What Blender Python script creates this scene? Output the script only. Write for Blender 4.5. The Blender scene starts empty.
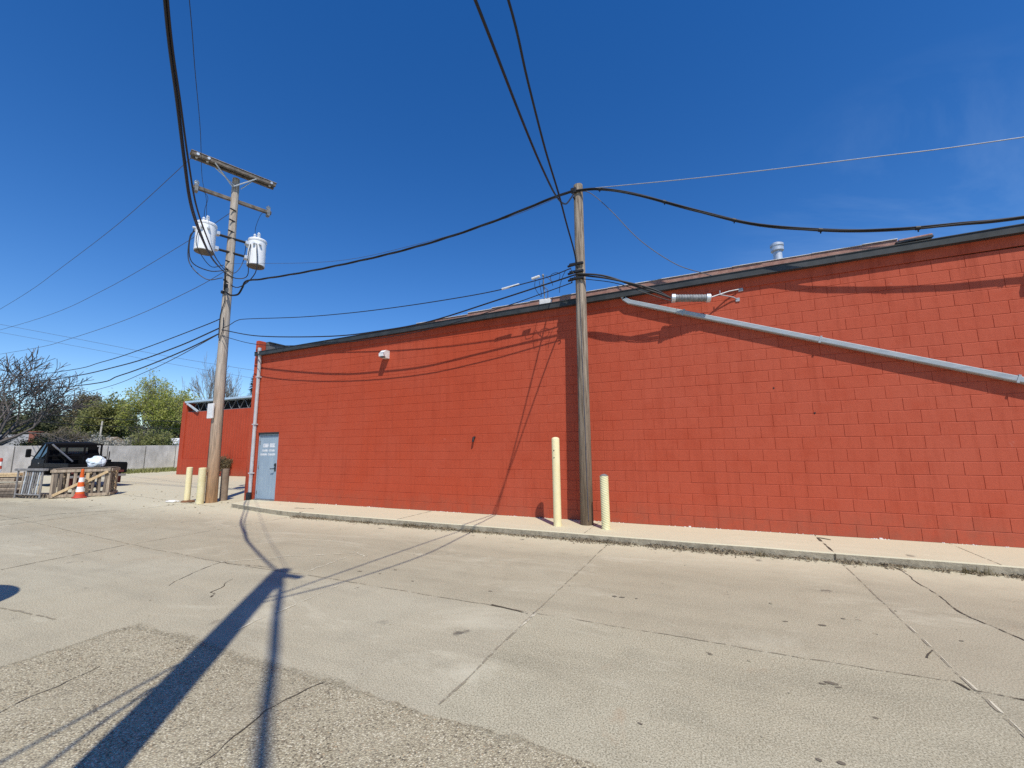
import bpy, math, random
from mathutils import Vector, Matrix, noise as mnoise
random.seed(7)
sc = bpy.context.scene
COL = sc.collection
PI = math.pi

# ------------------------------------------------------------------ helpers
class MB:
    """collects verts / faces (with a material slot) and links them as one mesh"""
    def __init__(s): s.v = []; s.f = []; s.m = []; s.sm = []
    def face(s, pts, mi=0, smooth=False):
        b = len(s.v); s.v += [tuple(p) for p in pts]
        s.f.append(tuple(range(b, b+len(pts)))); s.m.append(mi); s.sm.append(smooth)
    def box(s, x0, x1, y0, y1, z0, z1, mi=0, M=None):
        p = [Vector((x, y, z)) for z in (z0, z1) for y in (y0, y1) for x in (x0, x1)]
        if M is not None: p = [M @ q for q in p]
        b = len(s.v); s.v += [tuple(q) for q in p]
        for f in ((0,2,3,1),(4,5,7,6),(0,1,5,4),(2,6,7,3),(0,4,6,2),(1,3,7,5)):
            s.f.append(tuple(b+i for i in f)); s.m.append(mi); s.sm.append(False)
    def bbox(s, x0, x1, y0, y1, z0, z1, c=.01, mi=0, M=None):
        """box with chamfered edges"""
        c = min(c, (x1-x0)*.45, (y1-y0)*.45, (z1-z0)*.45)
        import bmesh
        bm = bmesh.new(); bmesh.ops.create_cube(bm, size=1)
        for v in bm.verts: v.co = Vector((x0+(v.co.x+.5)*(x1-x0), y0+(v.co.y+.5)*(y1-y0), z0+(v.co.z+.5)*(z1-z0)))
        bmesh.ops.bevel(bm, geom=list(bm.edges), offset=c, segments=1, affect='EDGES')
        b = len(s.v); bm.verts.index_update()
        for v in bm.verts: s.v.append(tuple(M @ v.co) if M is not None else tuple(v.co))
        for f in bm.faces: s.f.append(tuple(b+v.index for v in f.verts)); s.m.append(mi); s.sm.append(False)
        bm.free()
    def tube(s, pts, r, n=6, mi=0, cap=True, smooth=True):
        pts = [Vector(p) for p in pts]; N = len(pts)
        rs = r if isinstance(r, (list, tuple)) else [r]*N
        t = (pts[1]-pts[0]).normalized()
        u = t.cross(Vector((0,0,1)));
        if u.length < .05: u = t.cross(Vector((1,0,0)))
        u.normalize(); b = len(s.v)
        for i, p in enumerate(pts):
            if i == 0: d = pts[1]-pts[0]
            elif i == N-1: d = pts[-1]-pts[-2]
            else: d = pts[i+1]-pts[i-1]
            d.normalize(); u = (u-d*u.dot(d)).normalized(); w = d.cross(u)
            for k in range(n):
                a = 2*PI*k/n; s.v.append(tuple(p+(u*math.cos(a)+w*math.sin(a))*rs[i]))
        for i in range(N-1):
            for k in range(n):
                s.f.append((b+i*n+k, b+i*n+(k+1)%n, b+(i+1)*n+(k+1)%n, b+(i+1)*n+k)); s.m.append(mi); s.sm.append(smooth)
        if cap and n > 2:
            s.f.append(tuple(b+k for k in range(n))[::-1]); s.m.append(mi); s.sm.append(False)
            s.f.append(tuple(b+(N-1)*n+k for k in range(n))); s.m.append(mi); s.sm.append(False)
    def lathe(s, prof, c=(0,0), n=20, mi=0, smooth=True, M=None):
        """prof: list of (radius, z)"""
        b = len(s.v)
        for r, z in prof:
            for k in range(n):
                a = 2*PI*k/n; p = Vector((c[0]+r*math.cos(a), c[1]+r*math.sin(a), z))
                s.v.append(tuple(M @ p) if M is not None else tuple(p))
        for i in range(len(prof)-1):
            for k in range(n):
                s.f.append((b+i*n+k, b+i*n+(k+1)%n, b+(i+1)*n+(k+1)%n, b+(i+1)*n+k)); s.m.append(mi); s.sm.append(smooth)
        s.f.append(tuple(b+k for k in range(n))[::-1]); s.m.append(mi); s.sm.append(False)
        s.f.append(tuple(b+(len(prof)-1)*n+k for k in range(n))); s.m.append(mi); s.sm.append(False)
    def build(s, name, mats, parent=None, loc=None):
        me = bpy.data.meshes.new(name)
        o = bpy.data.objects.new(name, me); COL.objects.link(o)
        if loc is not None: o.location = loc
        off = Vector(loc) if (loc is not None) else Vector((0,0,0))
        if parent is not None:
            o.parent = parent
        me.from_pydata(s.v, [], s.f)
        for m in (mats if isinstance(mats, (list, tuple)) else [mats]): me.materials.append(m)
        me.polygons.foreach_set('material_index', s.m); me.polygons.foreach_set('use_smooth', s.sm)
        me.update()
        if any(s.sm): me.set_sharp_from_angle(angle=math.radians(38))
        return o

def loose(mb, name, mats, parent=None):
    """one object for every separate piece of the builder"""
    par = list(range(len(mb.v)))
    def find(i):
        while par[i] != i: par[i] = par[par[i]]; i = par[i]
        return i
    for f in mb.f:
        for k in f[1:]: par[find(k)] = find(f[0])
    groups = {}
    for i, f in enumerate(mb.f): groups.setdefault(find(f[0]), []).append(i)
    out = []
    for g in groups.values():
        q = MB(); mp = {}
        for i in g:
            for k in mb.f[i]:
                if k not in mp: mp[k] = len(q.v); q.v.append(mb.v[k])
            q.f.append(tuple(mp[k] for k in mb.f[i])); q.m.append(mb.m[i]); q.sm.append(mb.sm[i])
        out.append(q.build(name, mats, parent))
    return out

def tag(o, label=None, cat=None, group=None, kind=None):
    if label: o['label'] = label
    if cat: o['category'] = cat
    if group: o['group'] = group
    if kind: o['kind'] = kind
    return o
def thing(name, label, cat, loc=(0,0,0), rz=0, group=None):
    o = bpy.data.objects.new(name, None); COL.objects.link(o)
    o.location = loc; o.rotation_euler = (0,0,rz); o.empty_display_size = .2
    return tag(o, label, cat, group)
def copy_tree(o, parent=None):
    c = o.copy(); COL.objects.link(c)
    if parent is not None: c.parent = parent
    for ch in list(o.children): copy_tree(ch, c)
    return c
def spline(pts, sub=6):
    pts = [Vector(p) for p in pts]; P = [pts[0]*2-pts[1]]+pts+[pts[-1]*2-pts[-2]]; out = []
    for i in range(1, len(P)-2):
        a, b, c, d = P[i-1], P[i], P[i+1], P[i+2]
        for k in range(sub):
            t = k/sub
            out.append(.5*((2*b)+(c-a)*t+(2*a-5*b+4*c-d)*t*t+(3*b-a-3*c+d)*t**3))
    out.append(pts[-1]); return out

# ------------------------------------------------------------------ materials
def N(nt, typ, **kw):
    n = nt.nodes.new(typ)
    for k, v in kw.items():
        if k.startswith('i_'):
            key = k[2:]; key = int(key) if key.isdigit() else key.replace('_', ' ')
            n.inputs[key].default_value = v
        else: setattr(n, k, v)
    return n
def base_mat(name, rough=.7, metal=0., spec=.4):
    m = bpy.data.materials.new(name); m.use_nodes = True
    nt = m.node_tree; b = nt.nodes['Principled BSDF']
    b.inputs['Roughness'].default_value = rough; b.inputs['Metallic'].default_value = metal
    b.inputs['Specular IOR Level'].default_value = spec
    return m, nt, b
def c4(c): return (c[0], c[1], c[2], 1)
def ramp(nt, stops):
    r = nt.nodes.new('ShaderNodeValToRGB'); e = r.color_ramp.elements
    while len(e) < len(stops): e.new(.5)
    for el, (p, c) in zip(e, stops): el.position = p; el.color = c4(c) if len(c) == 3 else c
    return r
def coords(nt, scale=(1,1,1), obj=True):
    t = nt.nodes.new('ShaderNodeTexCoord'); mp = nt.nodes.new('ShaderNodeMapping')
    mp.inputs['Scale'].default_value = scale
    nt.links.new(t.outputs['Object' if obj else 'Generated'], mp.inputs['Vector']); return mp.outputs['Vector']
def mottled(name, c1, c2, scale=5, rough=.7, metal=0., bump=.0, bscale=60, c3=None, detail=6, stretch=(1,1,1), spec=.4, lo=.35, hi=.65):
    """two (or three) tone surface with grain bump"""
    m, nt, b = base_mat(name, rough, metal, spec); L = nt.links
    v = coords(nt, stretch)
    n = N(nt, 'ShaderNodeTexNoise', i_Scale=scale, i_Detail=detail, i_Roughness=.65); L.new(v, n.inputs['Vector'])
    st = [(lo, c1), (hi, c2)]
    if c3: st.append((min(.98, hi+.12), c3))
    r = ramp(nt, st); L.new(n.outputs['Fac'], r.inputs['Fac']); L.new(r.outputs['Color'], b.inputs['Base Color'])
    if bump:
        n2 = N(nt, 'ShaderNodeTexNoise', i_Scale=bscale, i_Detail=5); L.new(v, n2.inputs['Vector'])
        bp = N(nt, 'ShaderNodeBump', i_Strength=bump, i_Distance=.01); L.new(n2.outputs['Fac'], bp.inputs['Height']); L.new(bp.outputs['Normal'], b.inputs['Normal'])
    return m
def flat(name, c, rough=.6, metal=0., spec=.4):
    return mottled(name, [x*.86 for x in c], [min(1, x*1.1) for x in c], 9, rough, metal, spec=spec)

def mix(nt, a, b, fac, typ='MIX'):
    mx = nt.nodes.new('ShaderNodeMix'); mx.data_type = 'RGBA'; mx.blend_type = typ
    for sock, val in ((mx.inputs[6], a), (mx.inputs[7], b), (mx.inputs[0], fac)):
        if isinstance(val, bpy.types.NodeSocket): nt.links.new(val, sock)
        elif isinstance(val, (int, float)): sock.default_value = val
        else: sock.default_value = c4(val)
    return mx.outputs[2]
def mathn(nt, op, a, b=None, c=None, clamp=False):
    n = nt.nodes.new('ShaderNodeMath'); n.operation = op; n.use_clamp = clamp
    for i, v in enumerate((a, b, c)):
        if v is None: continue
        if isinstance(v, bpy.types.NodeSocket): nt.links.new(v, n.inputs[i])
        else: n.inputs[i].default_value = v
    return n.outputs[0]
def noise(nt, v, scale, detail=5, rough=.6, dist=0):
    n = N(nt, 'ShaderNodeTexNoise', i_Scale=scale, i_Detail=detail, i_Roughness=rough, i_Distortion=dist)
    nt.links.new(v, n.inputs['Vector']); return n.outputs['Fac']
def thr(nt, f, lo, hi): 
    mr = N(nt, 'ShaderNodeMapRange'); mr.inputs[1].default_value = lo; mr.inputs[2].default_value = hi; nt.links.new(f, mr.inputs[0]); return mr.outputs[0]

def concrete_mat(name, base, dark, warm, pale):
    m, nt, b = base_mat(name, .88, 0, .25); L = nt.links
    v = coords(nt)
    big = noise(nt, v, .35, 6, .6, .6); mid = noise(nt, v, 2.2, 7, .68); fine = noise(nt, v, 34, 6, .75); grit = noise(nt, v, 95, 4, .85)
    vs = coords(nt, (.25, 1.6, 1)); streak = noise(nt, vs, 1.3, 6, .65, .3)      # wheel wear along the lane
    col = mix(nt, base, warm, thr(nt, big, .38, .64))
    col = mix(nt, col, dark, mathn(nt, 'MULTIPLY', thr(nt, mid, .48, .72), .5))
    col = mix(nt, col, dark, mathn(nt, 'MULTIPLY', thr(nt, streak, .48, .7), .6))
    col = mix(nt, col, pale, mathn(nt, 'MULTIPLY', thr(nt, fine, .52, .74), .6))
    col = mix(nt, col, [x*.45 for x in dark], mathn(nt, 'MULTIPLY', thr(nt, grit, .50, .60), .8))
    col = mix(nt, col, pale, mathn(nt, 'MULTIPLY', thr(nt, grit, .48, .38), .8))
    sx = nt.nodes.new('ShaderNodeSeparateXYZ'); L.new(v, sx.inputs[0])
    yb = mathn(nt, 'ADD', sx.outputs[1], mathn(nt, 'MULTIPLY', mathn(nt, 'SUBTRACT', mid, .5), 1.6))
    far = thr(nt, sx.outputs[1], 4.14, 4.24); col = mix(nt, col, (.36,.30,.205), mathn(nt, 'MULTIPLY', far, .22))      # the lane slab by the wall was cast with a browner mix
    bay = mathn(nt, 'MULTIPLY', thr(nt, sx.outputs[0], 1.49, 1.51), .16); col = mix(nt, col, (.30,.265,.195), bay)
    bay2 = mathn(nt, 'MULTIPLY', mathn(nt, 'MULTIPLY', thr(nt, sx.outputs[0], -1.66, -1.70), thr(nt, sx.outputs[1], 4.24, 4.18)), .15); col = mix(nt, col, (.52,.47,.36), bay2)
    col = mix(nt, col, (.62,.565,.40), mathn(nt, 'MULTIPLY', thr(nt, yb, 6.2, 7.4), .65))     # pale sand washed up along the kerb
    # small oil drips and gum spots
    vo = N(nt, 'ShaderNodeTexVoronoi', i_Scale=1.5); 
    wv = nt.nodes.new('ShaderNodeVectorMath'); wv.operation = 'ADD'
    nz = N(nt, 'ShaderNodeTexNoise', i_Scale=7., i_Detail=3); L.new(v, nz.inputs['Vector'])
    sc_ = nt.nodes.new('ShaderNodeVectorMath'); sc_.operation = 'SCALE'; sc_.inputs['Scale'].default_value = .22; L.new(nz.outputs['Color'], sc_.inputs[0])
    L.new(v, wv.inputs[0]); L.new(sc_.outputs[0], wv.inputs[1]); L.new(wv.outputs[0], vo.inputs['Vector'])
    sp = mathn(nt, 'MULTIPLY', thr(nt, vo.outputs['Distance'], .105, .055), thr(nt, noise(nt, v, .9, 2), .47, .56))
    col = mix(nt, col, (.06, .052, .045), mathn(nt, 'MULTIPLY', sp, .7))
    vo2 = N(nt, 'ShaderNodeTexVoronoi', i_Scale=5.); L.new(wv.outputs[0], vo2.inputs['Vector'])
    sp2 = mathn(nt, 'MULTIPLY', thr(nt, vo2.outputs['Distance'], .1, .05), thr(nt, noise(nt, v, 1.7, 2), .55, .62))
    col = mix(nt, col, (.09, .075, .06), mathn(nt, 'MULTIPLY', sp2, .6))
    vq = coords(nt, (.5, 1.3, 1)); col = mix(nt, col, pale, mathn(nt, 'MULTIPLY', thr(nt, noise(nt, vq, .8, 7, .72, .8), .55, .74), .65))   # chalky worn smears
    # rust-tinted stains
    col = mix(nt, col, (.36, .24, .14), mathn(nt, 'MULTIPLY', thr(nt, noise(nt, v, 1.1, 7, .7, 1.2), .63, .76), .4))
    L.new(col, b.inputs['Base Color'])
    h = mathn(nt, 'ADD', mathn(nt, 'MULTIPLY', fine, .5), mathn(nt, 'MULTIPLY', grit, .6))
    bp = N(nt, 'ShaderNodeBump', i_Strength=.55, i_Distance=.006); L.new(h, bp.inputs['Height']); L.new(bp.outputs['Normal'], b.inputs['Normal'])
    return m
def aggregate_mat(name):
    m, nt, b = base_mat(name, .85, 0, .3); L = nt.links
    v = coords(nt)
    vo = N(nt, 'ShaderNodeTexVoronoi', i_Scale=92., i_Randomness=1.); L.new(v, vo.inputs['Vector'])
    r = ramp(nt, [(0, (.18,.15,.10)), (.10, (.42,.37,.245)), (.42, (.50,.445,.30)), (.66, (.33,.28,.18)), (.78, (.66,.60,.43)), (.93, (.09,.077,.055)), (.98, (.46,.34,.2))])
    r.color_ramp.interpolation = 'CONSTANT'
    sep = nt.nodes.new('ShaderNodeSeparateColor'); L.new(vo.outputs['Color'], sep.inputs[0]); L.new(sep.outputs[0], r.inputs['Fac'])
    col = mix(nt, r.outputs['Color'], (.24,.205,.135), mathn(nt, 'MULTIPLY', thr(nt, vo.outputs['Distance'], .42, .62), .7))
    col = mix(nt, col, (.48,.43,.30), mathn(nt, 'MULTIPLY', thr(nt, noise(nt, v, 3, 5), .38, .62), .3))
    col = mix(nt, col, (.27,.235,.165), mathn(nt, 'MULTIPLY', thr(nt, noise(nt, v, .8, 5, .7), .5, .68), .3))
    L.new(col, b.inputs['Base Color'])
    hgt = mathn(nt, 'SUBTRACT', 1., vo.outputs['Distance'])
    bp = N(nt, 'ShaderNodeBump', i_Strength=.8, i_Distance=.008); L.new(hgt, bp.inputs['Height']); L.new(bp.outputs['Normal'], b.inputs['Normal'])
    # worn, feathered edge: the smooth topping still clings in patches
    sx = nt.nodes.new('ShaderNodeSeparateXYZ'); L.new(v, sx.inputs[0])
    nn = mathn(nt, 'ADD', mathn(nt, 'MULTIPLY', noise(nt, v, 3.5, 6, .72), .3), mathn(nt, 'MULTIPLY', noise(nt, v, 40, 3, .7), .3))
    ey = thr(nt, mathn(nt, 'ADD', sx.outputs[1], nn), 2.80, 2.70); ex_ = thr(nt, mathn(nt, 'SUBTRACT', sx.outputs[0], nn), -5.46, -5.36)
    tr = nt.nodes.new('ShaderNodeBsdfTransparent'); mx = nt.nodes.new('ShaderNodeMixShader')
    L.new(mathn(nt, 'MULTIPLY', ey, ex_), mx.inputs[0]); L.new(tr.outputs[0], mx.inputs[1]); L.new(b.outputs[0], mx.inputs[2])
    L.new(mx.outputs[0], nt.nodes['Material Output'].inputs['Surface'])
    return m
def crack_mat(name, c, cut):
    m, nt, b = base_mat(name, .95, 0, .1); L = nt.links
    b.inputs['Base Color'].default_value = c4(c)
    v = coords(nt); f = thr(nt, noise(nt, v, 6.5, 5, .75), cut-.05, cut+.06)
    tr = nt.nodes.new('ShaderNodeBsdfTransparent'); mx = nt.nodes.new('ShaderNodeMixShader')
    L.new(f, mx.inputs[0]); L.new(tr.outputs[0], mx.inputs[1]); L.new(b.outputs[0], mx.inputs[2])
    L.new(mx.outputs[0], nt.nodes['Material Output'].inputs['Surface'])
    return m
def painted_block_mat(name, c, faded, dark, blocks=False):
    m, nt, b = base_mat(name, .7, 0, .18); L = nt.links
    v = coords(nt)
    col = mix(nt, c, faded, thr(nt, noise(nt, v, .4, 5, .6, .4), .4, .66))
    sx = nt.nodes.new('ShaderNodeSeparateXYZ'); L.new(v, sx.inputs[0])
    # the red turns paler and pinker towards the right end of the wall
    col = mix(nt, col, [faded[0]*1.02, faded[1]*1.35, faded[2]*1.6], mathn(nt, 'MULTIPLY', thr(nt, mathn(nt, 'ADD', sx.outputs[0], mathn(nt, 'MULTIPLY', noise(nt, v, .7, 4), 6.)), -3., 9.), .6))
    if blocks:   # every block took the paint a little differently
        row = mathn(nt, 'FLOOR', mathn(nt, 'DIVIDE', mathn(nt, 'SUBTRACT', sx.outputs[2], .12), .2032))
        par = mathn(nt, 'MULTIPLY', mathn(nt, 'MODULO', row, 2.), .2032)
        colm = mathn(nt, 'FLOOR', mathn(nt, 'DIVIDE', mathn(nt, 'SUBTRACT', mathn(nt, 'SUBTRACT', sx.outputs[0], .06), par), .4064))
        cb = nt.nodes.new('ShaderNodeCombineXYZ'); L.new(row, cb.inputs[0]); L.new(colm, cb.inputs[1])
        wn = nt.nodes.new('ShaderNodeTexWhiteNoise'); wn.noise_dimensions = '2D'; L.new(cb.outputs[0], wn.inputs['Vector'])
        col = mix(nt, col, dark, mathn(nt, 'MULTIPLY', thr(nt, wn.outputs['Value'], .3, 1.), .12))
        col = mix(nt, col, faded, mathn(nt, 'MULTIPLY', thr(nt, wn.outputs['Value'], .25, 0.), .2))
    col = mix(nt, col, dark, mathn(nt, 'MULTIPLY', thr(nt, noise(nt, v, 2.4, 6, .7), .5, .72), .55))
    vz = coords(nt, (5, 5, .35)); str_ = thr(nt, noise(nt, vz, 1.6, 5, .7), .5, .72)
    col = mix(nt, col, [x*.75 for x in dark], mathn(nt, 'MULTIPLY', str_, .35))
    # rain streaks that start under the roof edge, splash dirt along the foot
    col = mix(nt, col, [x*.55 for x in dark], mathn(nt, 'MULTIPLY', mathn(nt, 'MULTIPLY', str_, thr(nt, sx.outputs[2], 3.3, 4.7)), .28))
    col = mix(nt, col, (.24,.10,.065), mathn(nt, 'MULTIPLY', mathn(nt, 'MULTIPLY', thr(nt, noise(nt, v, 3.5, 6, .7), .35, .65), thr(nt, sx.outputs[2], .62, .12)), .5))
    # bleached scuffs and chips
    col = mix(nt, col, (.56,.24,.19), mathn(nt, 'MULTIPLY', thr(nt, noise(nt, v, 9, 6, .75, .5), .66, .78), .5))
    L.new(col, b.inputs['Base Color'])
    h = mathn(nt, 'ADD', noise(nt, v, 70, 6, .75), mathn(nt, 'MULTIPLY', noise(nt, v, 12, 4), .8))
    bp = N(nt, 'ShaderNodeBump', i_Strength=.6, i_Distance=.006); L.new(h, bp.inputs['Height']); L.new(bp.outputs['Normal'], b.inputs['Normal'])
    return m
def wood_mat(name, light, dark, grain=9., rough=.85, warm=None):
    m, nt, b = base_mat(name, rough, 0, .2); L = nt.links
    v = coords(nt, (grain, grain, .55)); n = noise(nt, v, 2.2, 8, .7, .6)
    col = mix(nt, light, dark, thr(nt, n, .42, .62))
    v2 = coords(nt, (26, 26, 1.2)); col = mix(nt, col, [x*.35 for x in dark], mathn(nt, 'MULTIPLY', thr(nt, noise(nt, v2, 2, 5, .7), .56, .70), .55))
    if warm:   # base of the pole keeps its brown preservative, with the top bleached: height sets the mix
        t = nt.nodes.new('ShaderNodeTexCoord'); s = nt.nodes.new('ShaderNodeSeparateXYZ'); L.new(t.outputs['Object'], s.inputs[0])
        hz = mathn(nt, 'ADD', s.outputs[2], mathn(nt, 'MULTIPLY', n, 2.2))
        col = mix(nt, mix(nt, warm, [x*.5 for x in warm], thr(nt, n, .42, .62)), col, thr(nt, hz, 1.2, 5.2))
    L.new(col, b.inputs['Base Color'])
    bp = N(nt, 'ShaderNodeBump', i_Strength=.7, i_Distance=.01); L.new(n, bp.inputs['Height']); L.new(bp.outputs['Normal'], b.inputs['Normal'])
    return m
def leaf_mat(name, c1, c2, trans=.35):
    m, nt, b = base_mat(name, .6, 0, .3); L = nt.links
    v = coords(nt); col = mix(nt, c1, c2, thr(nt, noise(nt, v, .55, 4, .7), .35, .65))
    L.new(col, b.inputs['Base Color'])
    tl = nt.nodes.new('ShaderNodeBsdfTranslucent'); L.new(col, tl.inputs['Color'])
    mx = nt.nodes.new('ShaderNodeMixShader'); mx.inputs[0].default_value = trans
    L.new(b.outputs[0], mx.inputs[1]); L.new(tl.outputs[0], mx.inputs[2]); L.new(mx.outputs[0], nt.nodes['Material Output'].inputs['Surface'])
    return m

M = {}
M['lot'] = concrete_mat('lot_concrete', (.455,.415,.29), (.265,.237,.16), (.42,.368,.245), (.63,.59,.44))
M['walk'] = concrete_mat('walk_concrete', (.57,.53,.365), (.40,.365,.25), (.53,.48,.32), (.68,.63,.46))
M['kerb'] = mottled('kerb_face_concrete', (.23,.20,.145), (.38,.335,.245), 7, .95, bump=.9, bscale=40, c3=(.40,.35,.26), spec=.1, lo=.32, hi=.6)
M['agg'] = aggregate_mat('exposed_aggregate')
M['crack'] = crack_mat('crack_fill', (.085,.07,.052), .44)
M['joint'] = crack_mat('joint_fill', (.29,.255,.185), .48)
M['oil'] = crack_mat('oil_stain', (.17,.145,.108), .45)
M['pale'] = crack_mat('pale_spall', (.62,.57,.43), .49)
M['grass'] = mottled('lawn', (.05,.075,.02), (.10,.12,.04), 2, .95, bump=.5, bscale=30)
M['red'] = painted_block_mat('red_masonry_paint', (.445,.069,.029), (.45,.081,.040), (.39,.057,.024), True)
M['redmetal'] = painted_block_mat('red_sheet_paint', (.42,.064,.029), (.44,.074,.037), (.36,.050,.022))
M['mortar'] = flat('red_joint_paint', (.40,.066,.035), .8)
M['fascia'] = mottled('dark_fascia_metal', (.028,.033,.035), (.055,.06,.063), 3, .55, .1, spec=.35)
M['brickcap'] = mottled('weathered_red_brick', (.30,.15,.115), (.43,.25,.195), 9, .9, bump=.5, bscale=40)
M['cap'] = mottled('weathered_cap', (.50,.46,.40), (.68,.64,.58), 7, .8, bump=.3)
M['roofing'] = mottled('roof_membrane', (.10,.10,.10), (.17,.165,.16), 4, .9)
M['galv'] = mottled('galvanised_steel', (.50,.54,.58), (.68,.72,.75), 6, .42, .35, spec=.5, c3=(.75,.78,.8))
M['pipe'] = mottled('grey_painted_drain', (.30,.335,.36), (.40,.435,.455), 5, .5, .15, c3=(.34,.30,.26), stretch=(.8,4,4), spec=.4)
M['galvdark'] = mottled('dull_zinc', (.13,.135,.14), (.26,.265,.27), 12, .6, .2)
M['spout'] = mottled('painted_downspout', (.42,.42,.43), (.54,.54,.55), 6, .5, .1)
M['white'] = mottled('white_enamel', (.66,.66,.64), (.80,.80,.78), 8, .45, c3=(.84,.84,.82))
M['tank'] = mottled('transformer_paint', (.80,.82,.83), (.86,.87,.87), 3, .4, c3=(.74,.64,.54), lo=.3, hi=.74)
M['doorpaint'] = mottled('pale_blue_door_paint', (.25,.33,.405), (.32,.405,.475), 4, .5, c3=(.40,.44,.47), stretch=(3,3,.5))
M['letter'] = flat('white_lettering', (.82,.82,.82), .6)
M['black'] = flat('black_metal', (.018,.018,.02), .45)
M['rubber'] = flat('black_cable_rubber', (.016,.016,.018), .55)
M['wiregrey'] = flat('weathered_wire', (.10,.10,.12), .6, .1)
M['wiredark'] = flat('dull_grey_wire', (.14,.14,.15), .5, .2)
M['wirepale'] = flat('bright_aluminium_wire', (.36,.37,.39), .5, .3)
M['porcelain'] = flat('porcelain', (.62,.66,.70), .3, spec=.6)
M['polewood'] = wood_mat('weathered_pole_wood', (.50,.44,.37), (.29,.24,.19), 9, warm=(.42,.25,.13))
M['polegrey'] = wood_mat('grey_pole_wood', (.40,.335,.26), (.14,.105,.078), 11, warm=(.165,.12,.078))
M['armwood'] = mottled('crossarm_wood', (.10,.085,.07), (.22,.19,.16), 6, .9, bump=.5)
M['yellow'] = mottled('cream_yellow_paint', (.76,.66,.36), (.84,.75,.46), 7, .6, bump=.2, c3=(.60,.50,.32), lo=.3, hi=.68)
M['yellow2'] = mottled('faded_yellow_paint', (.62,.55,.30), (.74,.67,.42), 6, .65, bump=.2, c3=(.45,.38,.25))
M['ribgreen'] = mottled('ribbed_sleeve', (.58,.60,.36), (.68,.70,.45), 5, .5)
M['darkpost'] = mottled('dark_bollard_paint', (.20,.15,.11), (.30,.23,.17), 6, .8, bump=.3)
M['rust'] = mottled('rust', (.13,.06,.03), (.24,.12,.06), 14, .9, bump=.5)
M['orange'] = flat('orange_plastic', (.75,.13,.02), .45)
M['reflect'] = flat('white_reflective_band', (.8,.8,.78), .4)
M['conered'] = flat('dusty_red_plastic', (.5,.06,.035), .6)
M['rackgrey'] = mottled('weathered_rack_steel', (.16,.155,.15), (.30,.29,.28), 8, .8)
M['crate'] = wood_mat('bare_crate_timber', (.44,.36,.27), (.24,.19,.14), 6)
M['cratepale'] = wood_mat('fresh_timber', (.66,.50,.30), (.50,.36,.20), 6)
M['cratedark'] = wood_mat('old_grey_timber', (.22,.18,.14), (.12,.095,.075), 6)
M['bag'] = mottled('white_plastic_sack', (.55,.66,.74), (.78,.82,.86), 6, .4, bump=.4, bscale=14)
M['truck'] = mottled('black_truck_paint', (.004,.004,.0045), (.007,.007,.008), 4, .55, spec=.15)
M['chassis'] = flat('dusty_chassis', (.03,.027,.025), .8)
M['glass'] = None
m, nt, b = base_mat('dark_window_glass', .06, 0, .6); b.inputs['Base Color'].default_value = (.006,.008,.008,1); b.inputs['Alpha'].default_value = .96; M['glass'] = m
M['glasspale'] = flat('tinted_glass', (.10,.115,.105), .12, spec=.7)
M['maroon'] = flat('maroon_mudflap', (.10,.022,.02), .7)
M['tyre'] = flat('tyre_rubber', (.022,.021,.02), .85)
M['rim'] = flat('steel_rim', (.35,.35,.35), .45, .6)
M['fence'] = mottled('precast_concrete_fence', (.38,.365,.335), (.58,.56,.525), 1.6, .9, bump=.4, bscale=20, c3=(.66,.64,.6), stretch=(1,1.4,.7), lo=.3, hi=.62)
M['fencejoint'] = flat('fence_joint', (.16,.15,.13), .9)
M['bark'] = mottled('grey_bark', (.10,.085,.075), (.17,.15,.13), 3, .95, bump=.6, bscale=18)
M['barkdark'] = mottled('dark_bark', (.09,.075,.07), (.15,.13,.12), 3, .95, bump=.6, bscale=18)
M['barkpale'] = mottled('pale_bark', (.17,.145,.12), (.27,.235,.20), 3, .95)
M['leafbright'] = leaf_mat('spring_leaf', (.40,.44,.10), (.54,.54,.17), .5)
M['leafolive'] = leaf_mat('olive_leaf', (.24,.26,.085), (.34,.33,.13), .45)
M['leafdark'] = leaf_mat('dark_leaf', (.085,.10,.045), (.15,.15,.07), .3)
M['leafbud'] = leaf_mat('bud_brown_leaf', (.17,.145,.08), (.24,.20,.11))
M['blossom'] = leaf_mat('pale_blossom', (.42,.40,.34), (.55,.53,.46))
M['needle'] = leaf_mat('spruce_needle', (.02,.04,.022), (.04,.062,.035), .1)
M['shingle'] = mottled('grey_shingle', (.20,.205,.20), (.30,.30,.29), 3, .95, bump=.4)
M['shinglebrown'] = mottled('brown_shingle', (.22,.17,.13), (.32,.26,.2), 3, .95)
M['siding'] = flat('white_siding', (.72,.72,.70), .7)
M['chimbrick'] = mottled('red_chimney_brick', (.22,.07,.05), (.33,.12,.08), 8, .9, bump=.4)
M['litter'] = mottled('dry_leaf_litter', (.15,.118,.075), (.29,.23,.15), 30, .95, c3=(.42,.345,.23))
M['chips'] = flat('white_mortar_chips', (.72,.70,.66), .8)
M['bluepaint'] = flat('pale_blue_trim', (.42,.56,.68), .5)
M['interior'] = flat('unlit_interior_black', (.012,.012,.014), .9)
M['drum'] = flat('blue_steel_drum', (.05,.10,.2), .5)

# ------------------------------------------------------------------ the ground
W = 8.86                                          # plane of the long block wall
def sheet(name, pts, z, m, label=None):
    o = MB(); o.face([(x, y, z) for x, y in pts]); ob = o.build(name, m); ob['kind'] = 'structure'; return ob
sheet('ground', [(-700,-500),(700,-500),(700,900),(-700,900)], -.008, M['grass'])
sheet('parking_lot', [(-41.2,-40),(60,-40),(60,W+.2),(-13.1,W+.2),(-13.1,17.6),(-41.2,21.4)], 0, M['lot'])

def wob(p, a, s): return a*mnoise.noise(Vector((p[0]*s, p[1]*s, 3.1)))
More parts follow.
